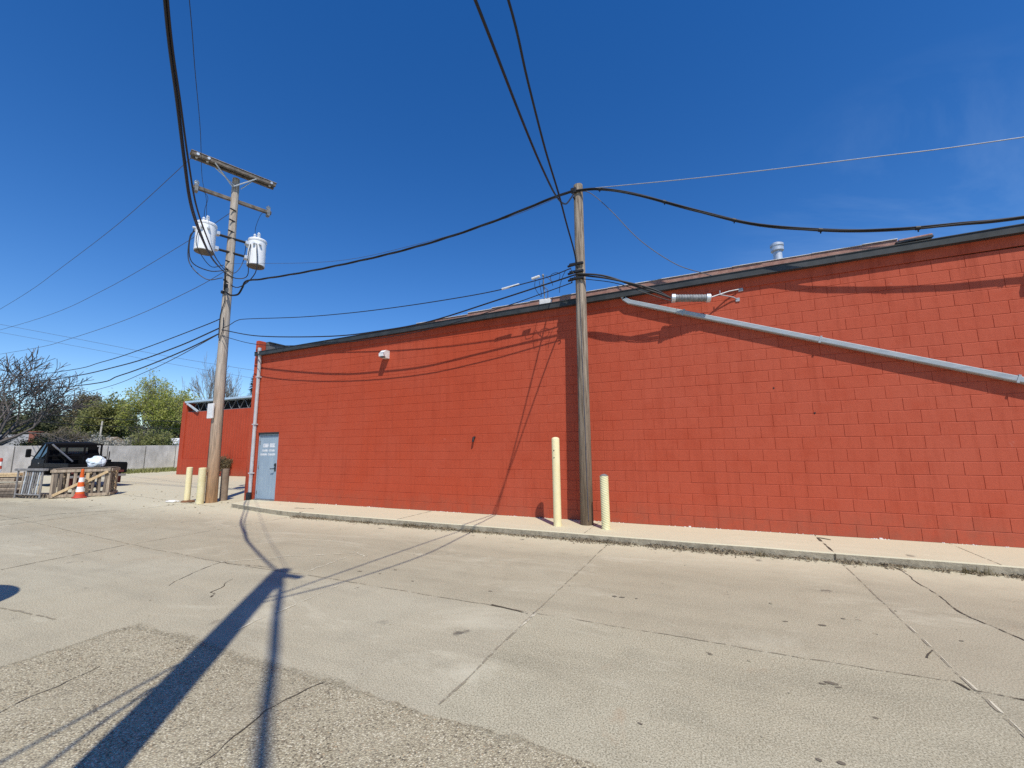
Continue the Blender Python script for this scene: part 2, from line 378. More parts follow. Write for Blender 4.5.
# patch of exposed aggregate in front of the camera, with a worn uneven edge
edge = [(-5.1,-1),( -5.1,1.59),(-5.12,2.0),(-5.17,2.6),(-4.66,2.64),(-3.93,2.61),(-2.65,2.53),(-1.77,2.43),(-1.15,2.47),(-.63,2.42),(1.5,2.43),(6,2.45),(14,2.4)]
fine = []
for a, b_ in zip(edge[:-1], edge[1:]):
    n_ = max(2, int(math.dist(a, b_)/.05))
    for k in range(n_):
        x = a[0]+(b_[0]-a[0])*k/n_; y = a[1]+(b_[1]-a[1])*k/n_
        fine.append((x+wob((x, y), .05, 3.3)+wob((x+9, y), .02, 14), y+wob((x, y+5), .05, 3.1)+wob((x, y), .025, 13)))
agg = MB()
pts = fine+[(14,-20),(-5.1,-20)]
agg.face([(x, y, .004) for x, y in pts]); ag = agg.build('aggregate_pavement', M['agg']); ag['kind'] = 'structure'

def ribbon(mb, line, w0, w1, z, jit=.03, step=.06, wn=.6):
    P = []
    for a, b_ in zip(line[:-1], line[1:]):
        n_ = max(2, int(math.dist(a, b_)/step))
        for k in range(n_): P.append((a[0]+(b_[0]-a[0])*k/n_, a[1]+(b_[1]-a[1])*k/n_))
    P.append(line[-1]); Q = []
    for i, p in enumerate(P):
        a = P[max(0, i-1)]; b_ = P[min(len(P)-1, i+1)]; dx, dy = b_[0]-a[0], b_[1]-a[1]; l = math.hypot(dx, dy) or 1
        nx, ny = -dy/l, dx/l; j = wob(p, jit, 2.1)+wob((p[0]+7, p[1]), jit*.5, 9)
        w = (w0+(w1-w0)*i/len(P))*(1+wn*mnoise.noise(Vector((p[0]*5, p[1]*5, 9)))*1.6)
        Q.append(((p[0]+nx*(j-w/2), p[1]+ny*(j-w/2), z), (p[0]+nx*(j+w/2), p[1]+ny*(j+w/2), z)))
    for a, b_ in zip(Q[:-1], Q[1:]): mb.face([a[0], b_[0], b_[1], a[1]])
def cracks(name, mat, items):
    mb = MB()
    for line, w0, w1, z, jit in items: ribbon(mb, line, w0, w1, z, jit)
    o = mb.build(name, mat); o['kind'] = 'structure'
cracks('expansion_joint', M['joint'], [
    ([(-41,6.0),(-20,5.1),(-14.77,4.74),(-9.38,4.33),(-6.78,4.2),(-4.2,4.24),(-1.7,4.2),(1.4,4.17)], .016, .012, .004, .03),
    ([(1.555,7.52),(1.53,5.8),(1.5,4.17),(1.495,3.0),(1.5,2.44)], .012, .014, .004, .008),
    ([(-1.66,7.5),(-1.69,5.0),(-1.70,3.4),(-1.7,2.5)], .014, .02, .004, .015),
    ([(-9.5,4.35),(-9.35,3.39),(-9.24,2.73),(-9.1,0)], .025, .025, .004, .02),
    ([(-14.9,8.3),(-14.75,4.8),(-14.7,1)], .035, .03, .004, .02), ([(-21,7.1),(-20.2,2)], .035, .03, .004, .02),
    ([(-9.4,7.5),(-9.45,4.4)], .016, .016, .004, .02), ([(-13.2,8.0),(-20,8.9),(-41,11)], .03, .03, .004, .06),
    ([(-6.0,2.2),(-9.5,1.9),(-15,1.9)], .02, .02, .004, .03),
    ])
cracks('pavement_crack', M['crack'], [
    ([(2.12,7.5),(2.13,6.46),(2.13,5.68),(2.27,5.22),(2.4,4.4)], .008, .024, .0045, .04),
    ([(1.42,4.2),(1.47,4.09),(1.73,4.08),(2.6,4.2)], .02, .012, .005, .02),
    ([(-6.16,3.26),(-6.3,3.45),(-6.5,3.75),(-6.62,4.0),(-6.68,4.22),(-6.3,4.22),(-6.01,4.27),(-5.7,4.3)], .008, .011, .0045, .05),
    ([(-5.24,3.2),(-5.32,3.28),(-5.42,3.30),(-5.47,3.45),(-5.62,3.62),(-5.68,3.75)], .016, .004, .0045, .05),
    ([(-2.66,.3),(-2.59,1.56),(-2.68,2.04),(-2.62,2.45)], .009, .007, .0085, .05),
    ([(-3.8,.6),(-4.3,1.5),(-4.4,1.9)], .01, .006, .0085, .05),
    ([(-2.2,4.22),(-1.75,4.16)], .03, .01, .005, .03), ([(1.4,4.55),(1.53,4.75)], .02, .008, .005, .02),
    ([(-15.8,4.3),(-15.84,5.6),(-15.1,6.6)], .03, .02, .0045, .1),
    ])
cracks('pale_spalling', M['pale'], [
    ([(-4.03,2.72),(-4.08,2.95),(-4.13,3.48),(-4.21,4.19)], .016, .018, .0048, .05),
    ([(-6.71,4.21),(-5.89,4.91),(-5.23,5.38),(-4.9,5.2)], .03, .025, .0048, .12), ([(-5.02,4.36),(-5.12,4.97),(-5.09,5.3)], .022, .02, .0048, .1),
    ([(-1.7,3.7),(-1.69,4.0),(-1.67,4.4)], .014, .022, .0049, .03), ([(1.535,5.4),(1.515,4.3),(1.51,3.0)], .010, .014, .0049, .01)])

def oil_stains():
    mb = MB(); rnd = random.Random(12)
    for x, y in OILS:
        w_ = rnd.uniform(.010,.024)*(1 if y > 3.2 else .6); l_ = w_*rnd.uniform(1.2,2.2); a0 = rnd.uniform(-.4,.4); n = 12; P = []
        for k in range(n):
            a = 2*PI*k/n; q = 1+.45*mnoise.noise(Vector((x*9+math.cos(a)*1.3, y*9+math.sin(a)*1.3, 2))); u, v = math.cos(a)*l_*q, math.sin(a)*w_*q
            P.append((x+u*math.cos(a0)-v*math.sin(a0), y+u*math.sin(a0)+v*math.cos(a0), .0042))
        mb.face(P)
    o = mb.build('oil_stain', M['oil']); o['kind'] = 'structure'
OILS = [(-.98,4.98),(-.83,5.0),(.53,4.92),(.83,4.95),(1.04,5.2),(1.16,5.21),(1.2,4.91),(-.11,3.96),(.6,3.8),(.69,3.79),(.8,3.48),(-.49,2.86),(.41,2.93),(.51,2.95),(-1.06,4.98),(1.8,5.02),(.66,3.83),(-2.4,4.6),(-4.07,4.65),(-4.4,4.63),(-3.47,4.56),(-4.09,2.85),(-4.0,4.87)]
oil_stains()
# raised walk along the wall, with its kerb
def walk():
    mb = MB(); xs = [-12.6+i*.25 for i in range(int((26+12.6)/.25)+1)]
    def yk(x): return 7.56+(.16*max(0, -9.6-x)**1.1)+wob((x, 0), .018, 1.3)+wob((x, 4), .008, 7)
    for a, b_ in zip(xs[:-1], xs[1:]):
        za = .12+wob((a, 2), .004, 1); zb = .12+wob((b_, 2), .004, 1); c = .018
        mb.face([(a, yk(a)+c, za), (b_, yk(b_)+c, zb), (b_, W+.03, zb), (a, W+.03, za)], 0)
        mb.face([(a, yk(a), za-c*.8), (b_, yk(b_), zb-c*.8), (b_, yk(b_)+c, zb), (a, yk(a)+c, za)], 0)
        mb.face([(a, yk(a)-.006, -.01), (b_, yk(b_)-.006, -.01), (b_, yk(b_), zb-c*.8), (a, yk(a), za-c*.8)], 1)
    mb.face([(-12.6, yk(-12.6)+.018, .12), (-12.6, W+.03, .12), (-13.0, W+.03, .12)])
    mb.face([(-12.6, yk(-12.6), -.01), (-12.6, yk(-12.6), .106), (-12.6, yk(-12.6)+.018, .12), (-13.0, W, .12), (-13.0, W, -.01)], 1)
    o = mb.build('sidewalk', [M['walk'], M['kerb']]); o['kind'] = 'structure'
    mb = MB(); ribbon(mb, [(1.506,8.84),(1.5,8.3),(1.5,7.57)], .03, .016, .1245, .012); ribbon(mb, [(1.52,8.62),(1.66,8.5)], .05, .01, .125, .02)
    ribbon(mb, [(-6.2,8.84),(-6.2,7.57)], .012, .012, .1245, .01); ribbon(mb, [(5.4,8.84),(5.4,7.57)], .014, .014, .1245, .01); ribbon(mb, [(-9.9,8.0),(-9.3,8.1)], .05, .015, .1245, .05)
    for q in (-2.1, 3.2): ribbon(mb, [(q,8.84),(q,7.57)], .007, .007, .1245, .006)
    mb.face([(1.49,7.545,0),(1.51,7.545,0),(1.512,7.548,.11),(1.488,7.548,.11)])
    o = mb.build('sidewalk_joint', M['crack']); o['kind'] = 'structure'
walk()
# leaf litter and grit in the gutter
def litter():
    mb = MB(); rnd = random.Random(3)
    for i in range(15000):
        x = rnd.uniform(-9.4, 7.5); d = .5+.5*mnoise.noise(Vector((x*.9, 1.7, 0)))+.35*mnoise.noise(Vector((x*4, 7, 0)))
        if rnd.random() > max(.1, d*1.2-.1): continue
        spread = .05+.13*max(0, d); y = 7.55-abs(rnd.gauss(0, spread*.6)); s = rnd.uniform(.005, .019); z = .008+max(0, .08*d*(1-(7.55-y)/.16))*rnd.random()
        c = Vector((x, y, z)); u = Vector((rnd.gauss(0,1), rnd.gauss(0,1), rnd.gauss(0,.5))).normalized(); v = u.cross(Vector((rnd.gauss(0,1), rnd.gauss(0,1), rnd.gauss(0,1)))).normalized()
        mb.face([c-u*s*1.5, c-v*s*.6, c+u*s*1.5, c+v*s*.6])
    o = mb.build('leaf_litter', M['litter']); tag(o, 'dry brown leaves and grit gathered along the kerb', 'leaf litter', kind='stuff')
    mb = MB()
    for i in range(420):
        x = rnd.uniform(-11.5, 8); y = W-.012-abs(rnd.gauss(0, .02)); s = rnd.uniform(.003, .011)*(1 if rnd.random() < .94 else 2.0)
        if mnoise.noise(Vector((x*1.3, 0, 5))) < -.05: continue
        mb.bbox(x-s, x+s, y-s*.4, y+s*.4, .118, .122+s*.9, .003)
    o = mb.build('mortar_chips', M['chips']); tag(o, 'white chips and flakes scattered along the foot of the red wall', 'debris', kind='stuff')
    mb = MB()
    for i in range(260):
        x = rnd.uniform(-13, 5); y = rnd.uniform(2.5, 7.3); s = abs(rnd.gauss(0, .003))+.0015
        mb.bbox(x-s, x+s, y-s*.8, y+s*.8, 0, s*1.2, .002)
    for i in range(1500):
        x = rnd.uniform(-4.6, 1.2); y = rnd.uniform(.6, 2.4); s = abs(rnd.gauss(0, .0028))+.0018
        mb.bbox(x-s, x+s, y-s*.8, y+s*.8, .003, .003+s*1.1, s*.5, 0, Matrix.Translation((x,y,0)) @ Matrix.Rotation(rnd.uniform(0,3),4,'Z') @ Matrix.Translation((-x,-y,0)))
    for i in range(160):
        x = rnd.uniform(-22, -12); y = rnd.uniform(7, 10.5); s = abs(rnd.gauss(0, .008))+.003
        mb.bbox(x-s, x+s, y-s*.8, y+s*.8, 0, s*1.2, .002)
    o = mb.build('loose_gravel', M['kerb']); tag(o, 'loose bits of gravel strewn over the concrete lot', 'gravel', kind='stuff')
litter()
def weeds(name, label, xs, n, hmax, seed, mat='leafolive'):
    mb = MB(); rnd = random.Random(seed)
    for i in range(n):
        x, y = xs(rnd); h = rnd.uniform(.3, 1)*hmax; a = rnd.uniform(0, 2*PI); w = h*.13
        tip = Vector((x+math.cos(a)*h*.5, y+math.sin(a)*h*.5, h)); sx, sy = -math.sin(a)*w, math.cos(a)*w
        mb.face([(x-sx, y-sy, 0), (x+sx, y+sy, 0), tip])
    o = mb.build(name, M[mat]); tag(o, label, 'weeds', kind='stuff')
weeds('weeds', 'low green weeds growing at the foot of the concrete fence', lambda r: (-40.6+r.random()*3.2*r.random(), r.uniform(14, 21)), 2600, .35, 5)
def kw(r):
    c = r.choice([-7.0, -5.9, -5.7, -4.2, .6, 2.9, 3.0]); return (c+r.gauss(0,.06), 7.5+r.gauss(0, .02))
weeds('kerb_weeds', 'dry tufts of weed sprouting in the gutter of the kerb', kw, 150, .1, 8, 'leafbud')

# ------------------------------------------------------------------ the long red block building
bld = thing('red_block_building', 'long low red painted concrete block building with dark roof edge and pale blue door', 'building', (0,0,0))
X0, X1 = -12.98, 26.0; ZB = .12; CH = .2032; NC = 22; BL = .4064
DX0, DX1, DZ1 = -12.77, -11.84, 2.125
def block_wall():
    mb = MB(); rnd = random.Random(11)
    depth = {}
    def jd(k, i):
        if (k, i) not in depth:
            q = rnd.random(); depth[(k, i)] = .006 if q < .09 else (.002 if q < .34 else .0001)
        return depth[(k, i)]
    hd = [rnd.choice([.006,.0068,.0072,.0078]) for _ in range(NC+2)]
    for k in range(NC):
        z0 = ZB+k*CH; z1 = z0+CH; off = (k % 2)*BL/2+.06
        i0 = int((X0-off)/BL)-1
        for i in range(i0, int((X1-off)/BL)+2):
            xa, xb = off+i*BL, off+(i+1)*BL
            la, lb = jd(k, i), jd(k, i+1)
            xa, xb = max(xa, X0), min(xb, X1)
            if xb-xa < .03: continue
            segs = [(xa, xb, z0, z1)]
            if z0 < DZ1:
                segs = []
                if z1 > DZ1+.02: lo = DZ1
                else: lo = None
                if xa < DX0: segs.append((xa, min(xb, DX0), z0, z1))
                if xb > DX1: segs.append((max(xa, DX1), xb, z0, z1))
                if lo is not None and xb > DX0 and xa < DX1: segs.append((max(xa, DX0), min(xb, DX1), lo, z1))
            for (a, b_, c, d) in segs:
                if b_-a < .02 or d-c < .02: continue
                t = rnd.gauss(0, .0006); tx = rnd.gauss(0, .0005); e = .0075; ex = .0035
                yf = lambda sx: W+t+tx*sx
                o_ = [(a, W+la, c), (b_, W+lb, c), (b_, W+max(lb, .002), d), (a, W+max(la, .002), d)]
                ob = [(a, W+max(hd[k], la), c), (b_, W+max(hd[k], lb), c)]; ot = [(b_, W+max(hd[k+1], lb), d), (a, W+max(hd[k+1], la), d)]
                n_ = [(a+ex, yf(-1), c+.0035), (b_-ex, yf(1), c+.0035), (b_-ex, yf(1), d-.0125), (a+ex, yf(-1), d-.0125)]     # raked joint: its lower lip is the wide one
                mb.face(n_)
                mb.face([ob[0], ob[1], n_[1], n_[0]]); mb.face([ob[1], ot[0], n_[2], n_[1]]); mb.face([ot[0], ot[1], n_[3], n_[2]]); mb.face([ot[1], ob[0], n_[0], n_[3]])
    # backing, with the door opening left free
    for (a, b_, c, d) in ((X0, DX0, ZB-.1, 5), (DX1, X1, ZB-.1, 5), (DX0, DX1, DZ1, 5)): mb.box(a, b_, W+.02, W+.22, c, min(d, 4.55), 1)
    return mb.build('block_wall', [M['red'], M['mortar']], bld)
block_wall()
def eave(x): return 4.735+.0095*x            # the roof edge falls a little towards the left corner
mb = MB(); mb.bbox(-13.22, -12.982, W-.012, W+.25, 0, 4.60, .012); mb.bbox(-13.21, -13.07, W-.01, W+.249, 4.602, 5.15, .012); mb.build('corner_pier', M['red'], bld)
mb = MB(); mb.box(-13.2, -12.99, W+.252, 17.3, 0, 4.7); mb.build('side_wall', M['red'], bld)
mb = MB(); mb.box(-13.19, -12.985, W+.252, 17.3, 4.703, 5.12); mb.box(-13.24, -12.94, W+.27, 17.3, 5.122, 5.155, 1); mb.build('side_parapet', [M['roofing'], M['fascia']], bld)
mb = MB()
XL, XR = -12.98, 22.0
def wedge(mb, x0, x1, y0, y1, za, zb, mi=0, f=eave):
    p = [(x0,y0,f(x0)+za),(x1,y0,f(x1)+za),(x1,y1,f(x1)+za),(x0,y1,f(x0)+za),(x0,y0,f(x0)+zb),(x1,y0,f(x1)+zb),(x1,y1,f(x1)+zb),(x0,y1,f(x0)+zb)]
    for q in ((0,3,2,1),(4,5,6,7),(0,1,5,4),(1,2,6,5),(2,3,7,6),(3,0,4,7)): mb.face([p[k] for k in q], mi)
wedge(mb, XL, XR, W+.0, 17.3, -.09, .06); mb.build('roof', M['roofing'], bld)
mb = MB(); wedge(mb, -13.06, XR, W-.135, W-.02, 0, .112); wedge(mb, -13.06, XR, W-.148, W+.15, .1135, .126)
for x in [-13+i*3.05 for i in range(12)]: wedge(mb, x-.02, x+.02, W-.139, W-.13, -.002, .114)
mb.build('roof_fascia', M['fascia'], bld)
mb = MB(); wedge(mb, XL, XR, W-.022, W+.01, -.17, .002)
mb.build('frieze_board', M['red'], bld)
mb = MB(); rnd = random.Random(4)
x = -9.1
while x < 3.2:
    l = rnd.uniform(.5, 1.1); x2 = min(3.22, x+l); h = (4.95+.155*min(1, (x+9)/4.5))+.007*x+rnd.uniform(-.003, .003)
    mb.bbox(x+.0005, x2-.0005, 9.08, 9.22, 4.70, h-.014, .002); mb.bbox(x, x2-.002, 9.06+rnd.uniform(-.006,.006), 9.26, h-.012, h+rnd.uniform(0,.006), .003, 1)
    x = x2
mb.build('roof_kerb', [M['brickcap'], M['cap']], bld)
mb = MB(); Mx = Matrix.Translation((3.40, 9.14, 5.06)) @ Matrix.Rotation(-.04, 4, 'Y')
mb.bbox(-.2, .26, -.07, .07, -.30, -.03, .01, 0, Mx); mb.bbox(-.22, .28, -.1, .02, -.026, .012, .008, 1, Mx); mb.bbox(-.17, .28, -.08, .08, .016, .05, .008, 2, Mx); mb.build('loose_coping', [M['brickcap'], M['fascia'], M['brickcap']], bld)
# vent pipe on the roof
v_ = MB(); v_.lathe([(.085,4.95),(.085,5.74)], (1.645,10.3), 20); vp = v_.build('roof_vent', M['galv'], bld)
v_ = MB(); v_.lathe([(.1,5.74),(.125,5.76),(.125,5.83),(.105,5.835),(.105,5.86),(.13,5.865),(.13,5.91),(.07,5.945)], (1.645,10.3), 20); v_.build('vent_cap', M['galv'], vp)
# roof riser with a white box, beside the second pole
v_ = MB(); v_.bbox(-3.36, -3.08, 8.93, 9.06, 4.72, 5.02, .015); rb = v_.build('roof_junction_box', M['white'], bld)
v_ = MB(); v_.tube([(-3.24,9.0,5.0),(-3.25,9.0,5.35),(-3.27,9.0,5.62)], .014, 8, 0); v_.tube([(-3.16,9.0,5.0),(-3.16,9.0,5.25),(-3.3,8.95,5.4)], .010, 6, 1); v_.lathe([(.016,5.60),(.026,5.61),(.026,5.64),(.01,5.66)], (-3.27,9.0), 12, 2); v_.build('riser_pipe', [M['galvdark'], M['wiregrey'], M['galvdark']], rb)
# door
d_ = MB(); d_.bbox(-12.715, -11.895, W+.05, W+.09, .15, 2.06, .006); dr = d_.build('door', M['doorpaint'], bld)
d_ = MB(); d_.box(DX0+.003, -12.72, W+.03, W+.12, .12, 2.10); d_.box(-11.89, DX1-.003, W+.03, W+.12, .12, 2.10); d_.box(-12.72, -11.89, W+.03, W+.12, 2.065, 2.10); d_.build('door_frame', M['doorpaint'], dr)
d_ = MB(); d_.box(DX0+.002, DX1-.002, W-.004, W+.03, 2.102, 2.16); d_.build('lintel_shade', M['black'], dr)  # black strip at the door head: shade painted in as colour
d_ = MB()
for z in (.35, 1.1, 1.85): d_.bbox(-12.735, -12.71, W+.028, W+.06, z-.05, z+.05, .003)
loose(d_, 'hinge', M['galvdark'], dr)
d_ = MB(); d_.bbox(DX0+.004, DX1-.004, W-.03, W+.12, .118, .146, .004); d_.build('threshold', M['galvdark'], dr)
d_ = MB(); d_.bbox(-11.99, -11.93, W+.035, W+.052, .98, 1.22, .004); d_.tube([(-11.96,W+.04,1.06),(-11.96,W-.03,1.06),(-12.08,W-.035,1.055)], .013, 8); d_.tube([(-11.96,W+.04,1.17),(-11.96,W+.01,1.17)], .025, 10); d_.build('handle', M['black'], dr)
d_ = MB(); rnd = random.Random(21)
def lettering(mb, xa, xb, z, h, n, gap):
    """worn stencil lettering, too small in the photograph to read"""
    cw = (xb-xa)/n
    for i in range(n):
        if i in gap: continue
        x = xa+i*cw; w = cw*.74; t = h*.22; y0, y1 = W+.0475, W+.0497
        mb.box(x, x+t, y0, y1, z, z+h)
        q = rnd.randrange(4)
        if q != 0: mb.box(x+t, x+w, y0, y1, z+h-t, z+h)
        if q != 1: mb.box(x+t, x+w, y0, y1, z+h*.42, z+h*.42+t)
        if q != 2: mb.box(x+t, x+w, y0, y1, z, z+t)
        if q > 1: mb.box(x+w-t, x+w, y0, y1, z+t, z+h*.42)
for a_ in ((-12.56, -12.32, 1.70, .115, 4, ()), (-12.27, -12.03, 1.70, .115, 4, ()), (-12.60, -12.34, 1.575, .06, 6, ()), (-12.30, -12.04, 1.575, .06, 6, ()), (-12.67, -12.36, 1.455, .06, 7, ()), (-12.32, -12.0, 1.455, .06, 7, ())):
    d_ = MB(); lettering(d_, *a_); d_.build('lettering', M['letter'], dr)
# downspout on the corner
d_ = MB(); d_.tube(spline([(-12.87,W-.1,4.86),(-12.87,W-.1,4.74),(-12.885,W-.07,4.60),(-12.89,W-.06,4.45)], 4)+[Vector((-12.885,W-.06,.34))], .052, 12); ds = d_.build('downspout', M['spout'], bld)
d_ = MB()
for z in (.9, 2.4, 3.9): d_.bbox(-12.955, -12.815, W-.118, W-.002, z, z+.035, .004)
loose(d_, 'strap', M['spout'], ds)
d_ = MB(); d_.lathe([(.075,.12),(.075,.30),(.06,.345)], (-12.885,W-.085), 14); d_.build('drain_boot', M['black'], ds)
# box drain pipe running diagonally down the wall
d_ = MB(); A = Vector((-1.30, W-.058, 4.605)); B_ = Vector((9.2, W-.058, .705)); L_ = (B_-A).length
ang = math.atan2(A.z-B_.z, B_.x-A.x); R_ = Matrix.Translation(A) @ Matrix.Rotation(ang, 4, 'Y')
d_.bbox(0, .96, -.052, .052, -.044, .044, .01, 0, R_)
d_.bbox(.955, L_, -.056, .056, -.045, .045, .012, 0, R_)
dp = d_.build('drain_pipe', M['pipe'], bld)
d_ = MB(); d_.bbox(-.15, .03, -.053, .053, -.045, .045, .008, 0, Matrix.Translation(A) @ Matrix.Rotation(ang+.35, 4, 'Y')); EA = A-(Matrix.Rotation(ang+.35, 4, 'Y') @ Vector((.13,0,0)))
d_.bbox(-.09, .02, -.053, .053, -.045, .045, .008, 0, Matrix.Translation(EA) @ Matrix.Rotation(ang+.75, 4, 'Y')); d_.build('elbow', M['pipe'], dp)
for t in (1.1, 3.4, 5.9, 8.6):
    d_ = MB(); p = A+(B_-A).normalized()*t; d_.bbox(-.016, .016, -.0635, -.0605, -.062, .062, .001, 0, Matrix.Translation(p) @ Matrix.Rotation(ang, 4, 'Y')); d_.bbox(-.016, .016, -.06, .056, .0505, .062, .001, 0, Matrix.Translation(p) @ Matrix.Rotation(ang, 4, 'Y'))
    d_.build('bracket', M['pipe'], dp)
# wall lights
d_ = MB(); d_.face([]) if False else None
def hood(x, z, w, h, dpt, mats, name):
    mb = MB(); a, b_ = x-w/2, x+w/2; y = W-.002
    prof = [(y, z+h/2), (y-dpt*.55, z+h/2), (y-dpt, z+h*.05), (y-dpt, z-h*.35), (y-dpt*.55, z-h*.35), (y-dpt*.55, z-h*.5), (y, z-h/2)]
    mb.face([(a, p, q) for p, q in prof]); mb.face([(b_, p, q) for p, q in prof][::-1])
    for (p, q), (r, s) in zip(prof, prof[1:]+prof[:1]): mb.face([(a, p, q), (b_, p, q), (b_, r, s), (a, r, s)])
    return mb.build(name, mats, bld)
wl = hood(-7.74, 4.13, .15, .21, .25, M['white'], 'wall_light')
d_ = MB(); d_.bbox(-7.80, -7.68, W-.235, W-.16, 4.025, 4.05, .004); d_.build('lamp_lens', M['galvdark'], wl)
wl = hood(4.74, 4.25, .22, .2, .2, M['black'], 'wall_light')
d_ = MB(); d_.bbox(4.66, 4.82, W-.205, W-.2, 4.20, 4.285, .004); d_.build('lamp_lens', M['porcelain'], wl)
# pipe stub and anchor holes
d_ = MB(); d_.tube([(-5.03,W+.01,1.87),(-5.03,W-.05,1.86),(-5.04,W-.068,1.76)], .026, 10); d_.build('pipe_stub', M['black'], bld)
for x, z in ((1.137,2.634),(1.707,2.16)):
    d_ = MB(); d_.tube([(x,W+.005,z),(x,W-.006,z)], .014, 10); d_.build('wall_anchor', M['black'], bld)
# service bracket on the wall
d_ = MB(); d_.tube([(.24,8.66,4.415),(.55,8.78,4.52),(.76,8.845,4.555)], .011, 8); d_.tube([(.40,8.72,4.46),(.62,8.82,4.41),(.70,8.852,4.36)], .010, 8); d_.tube([(.40,8.72,4.46),(.40,8.72,4.54)], .010, 6)
d_.bbox(.72, .80, W-.018, W-.001, 4.51, 4.60, .003); d_.bbox(.66, .73, W-.018, W-.001, 4.32, 4.39, .003); d_.build('service_bracket', M['wirepale'], bld)

# ------------------------------------------------------------------ far red building with the truss strip
fb = thing('red_metal_building', 'lower red building further back with an open truss strip under its roof edge', 'building', (0,0,0))
FY = 17.4; FX0, FX1 = -33.15, -13.25
mb = MB(); xx = FX0+.45
while xx < FX1:
    mb.face([(xx,FY,1.06),(xx+.2,FY,1.06),(xx+.2,FY,4.22),(xx,FY,4.22)]); mb.face([(xx+.2,FY,1.06),(xx+.215,FY-.02,1.06),(xx+.215,FY-.02,4.22),(xx+.2,FY,4.22)])
    mb.face([(xx+.215,FY-.02,1.06),(xx+.245,FY-.02,1.06),(xx+.245,FY-.02,4.22),(xx+.215,FY-.02,4.22)]); mb.face([(xx+.245,FY-.02,1.06),(xx+.26,FY,1.06),(xx+.26,FY,4.22),(xx+.245,FY-.02,4.22)]); xx += .26
mb.box(FX0+.45, FX1, FY+.02, FY+.1, 1.06, 4.22); mb.build('ribbed_wall', M['redmetal'], fb)
mb = MB(); mb.bbox(FX0+.42, FX1, FY-.06, FY+.1, 0, 1.05, .015)
for i in range(14): mb.box(FX0+1.2+i*1.2, FX0+1.215+i*1.2, FY-.063, FY-.055, .02, 1.03)
mb.build('base_panel', M['redmetal'], fb)
mb = MB(); mb.bbox(FX0, FX0+.44, FY-.08, FY+14, 0, 4.98, .02); mb.build('end_wall', M['redmetal'], fb)
mb = MB(); mb.box(FX0+.45, FX1, FY+.5, FY+.6, 4.2, 4.84); mb.build('truss_dark_panel', M['interior'], fb)  # near-black panel stands in for the unlit interior behind the truss
mb = MB(); mb.bbox(FX0+.3, FX1, FY-.14, FY+14, 4.86, 4.99, .01); mb.build('roof', M['bluepaint'], fb)
mb = MB(); x = FX0+.9; i = 0
while x < FX1-.6:
    mb.tube([(x,FY+.1,4.24),(x+.42,FY+.1,4.85)], .022, 6); mb.tube([(x+.42,FY+.1,4.85),(x+.84,FY+.1,4.24)], .022, 6); x += .84
mb.box(FX0+.45, FX1, FY+.05, FY+.12, 4.223, 4.26); mb.build('truss', M['galvdark'], fb)
mb = MB(); mb.bbox(-.02, 1.45, -.05, .05, -.06, .06, .01, 0, Matrix.Translation((FX0+.55,FY-.1,4.82)) @ Matrix.Rotation(.43, 4, 'Y')); mb.build('drain_pipe', M['galv'], fb)

# ------------------------------------------------------------------ utility poles
def pole_shaft(h, r0, r1, mat, seed, lean=(0,0)):
    mb = MB(); n = 18; K = 40; rnd = random.Random(seed); b0 = 0
    for i in range(K+1):
        t = i/K; z = h*t; r = r0+(r1-r0)*t
        for k in range(n):
            a = 2*PI*k/n; q = r*(1+.035*mnoise.noise(Vector((math.cos(a)*2.5, math.sin(a)*2.5, z*.7+seed)))+.02*mnoise.noise(Vector((a*5, z*3, seed))))
            mb.v.append((q*math.cos(a)+lean[0]*t, q*math.sin(a)+lean[1]*t, z))
    for i in range(K):
        for k in range(n):
            mb.f.append((i*n+k, i*n+(k+1)%n, (i+1)*n+(k+1)%n, (i+1)*n+k)); mb.m.append(0); mb.sm.append(True)
    mb.f.append(tuple(K*n+k for k in range(n))); mb.m.append(0); mb.sm.append(False)
    return mb
P1 = Vector((-14.42, 8.60, 0)); ARM = Vector((.33, .944, 0)).normalized(); ARO = Vector((.944,-.33,0))
p1 = thing('utility_pole', 'tall weathered wooden utility pole with two crossarms, left of the blue door', 'utility pole', P1, 0, 'wooden utility poles')
pole_shaft(11.16, .170, .112, 'w', 1, (-.19,0)).build('shaft', M['polewood'], p1)
rzA = math.atan2(ARM.y, ARM.x)
TA = Matrix.Translation((.06,-.2,11.25)) @ Matrix.Rotation(rzA, 4, 'Z')
mb = MB(); mb.bbox(-1.25, 1.25, -.16, -.06, -.06, .06, .01, 0, TA); mb.bbox(-1.25, 1.25, .06, .16, -.06, .06, .01, 0, TA); mb.bbox(-1.28,1.28,-.18,.18,.062,.085,.006,1,TA)
for x in (-1.1, -.8, 1.1): mb.tube([TA @ Vector((x,-.2,0)), TA @ Vector((x,.2,0))], .045, 8, 2)
ca = mb.build('crossarm', [M['armwood'], M['polegrey'], M['galv']], p1)
mb = MB()
for sgn in (-1, 1):
    mb.tube([TA @ Vector((sgn*.62,-.15,-.05)), (-.07+sgn*.03,-.15,10.75)], .022, 6)
    mb.tube([TA @ Vector((sgn*.55,.15,-.05)), (-.04,-.02+sgn*.12,10.8)], .018, 6)
loose(mb, 'arm_brace', M['galv'], p1)
TB = Matrix.Translation((-.22,.02,10.35)) @ Matrix.Rotation(rzA, 4, 'Z')
mb = MB(); mb.bbox(-1.18, 1.18, -.055, .055, -.06, .06, .01, 0, TB); mb.build('crossarm', M['armwood'], p1)
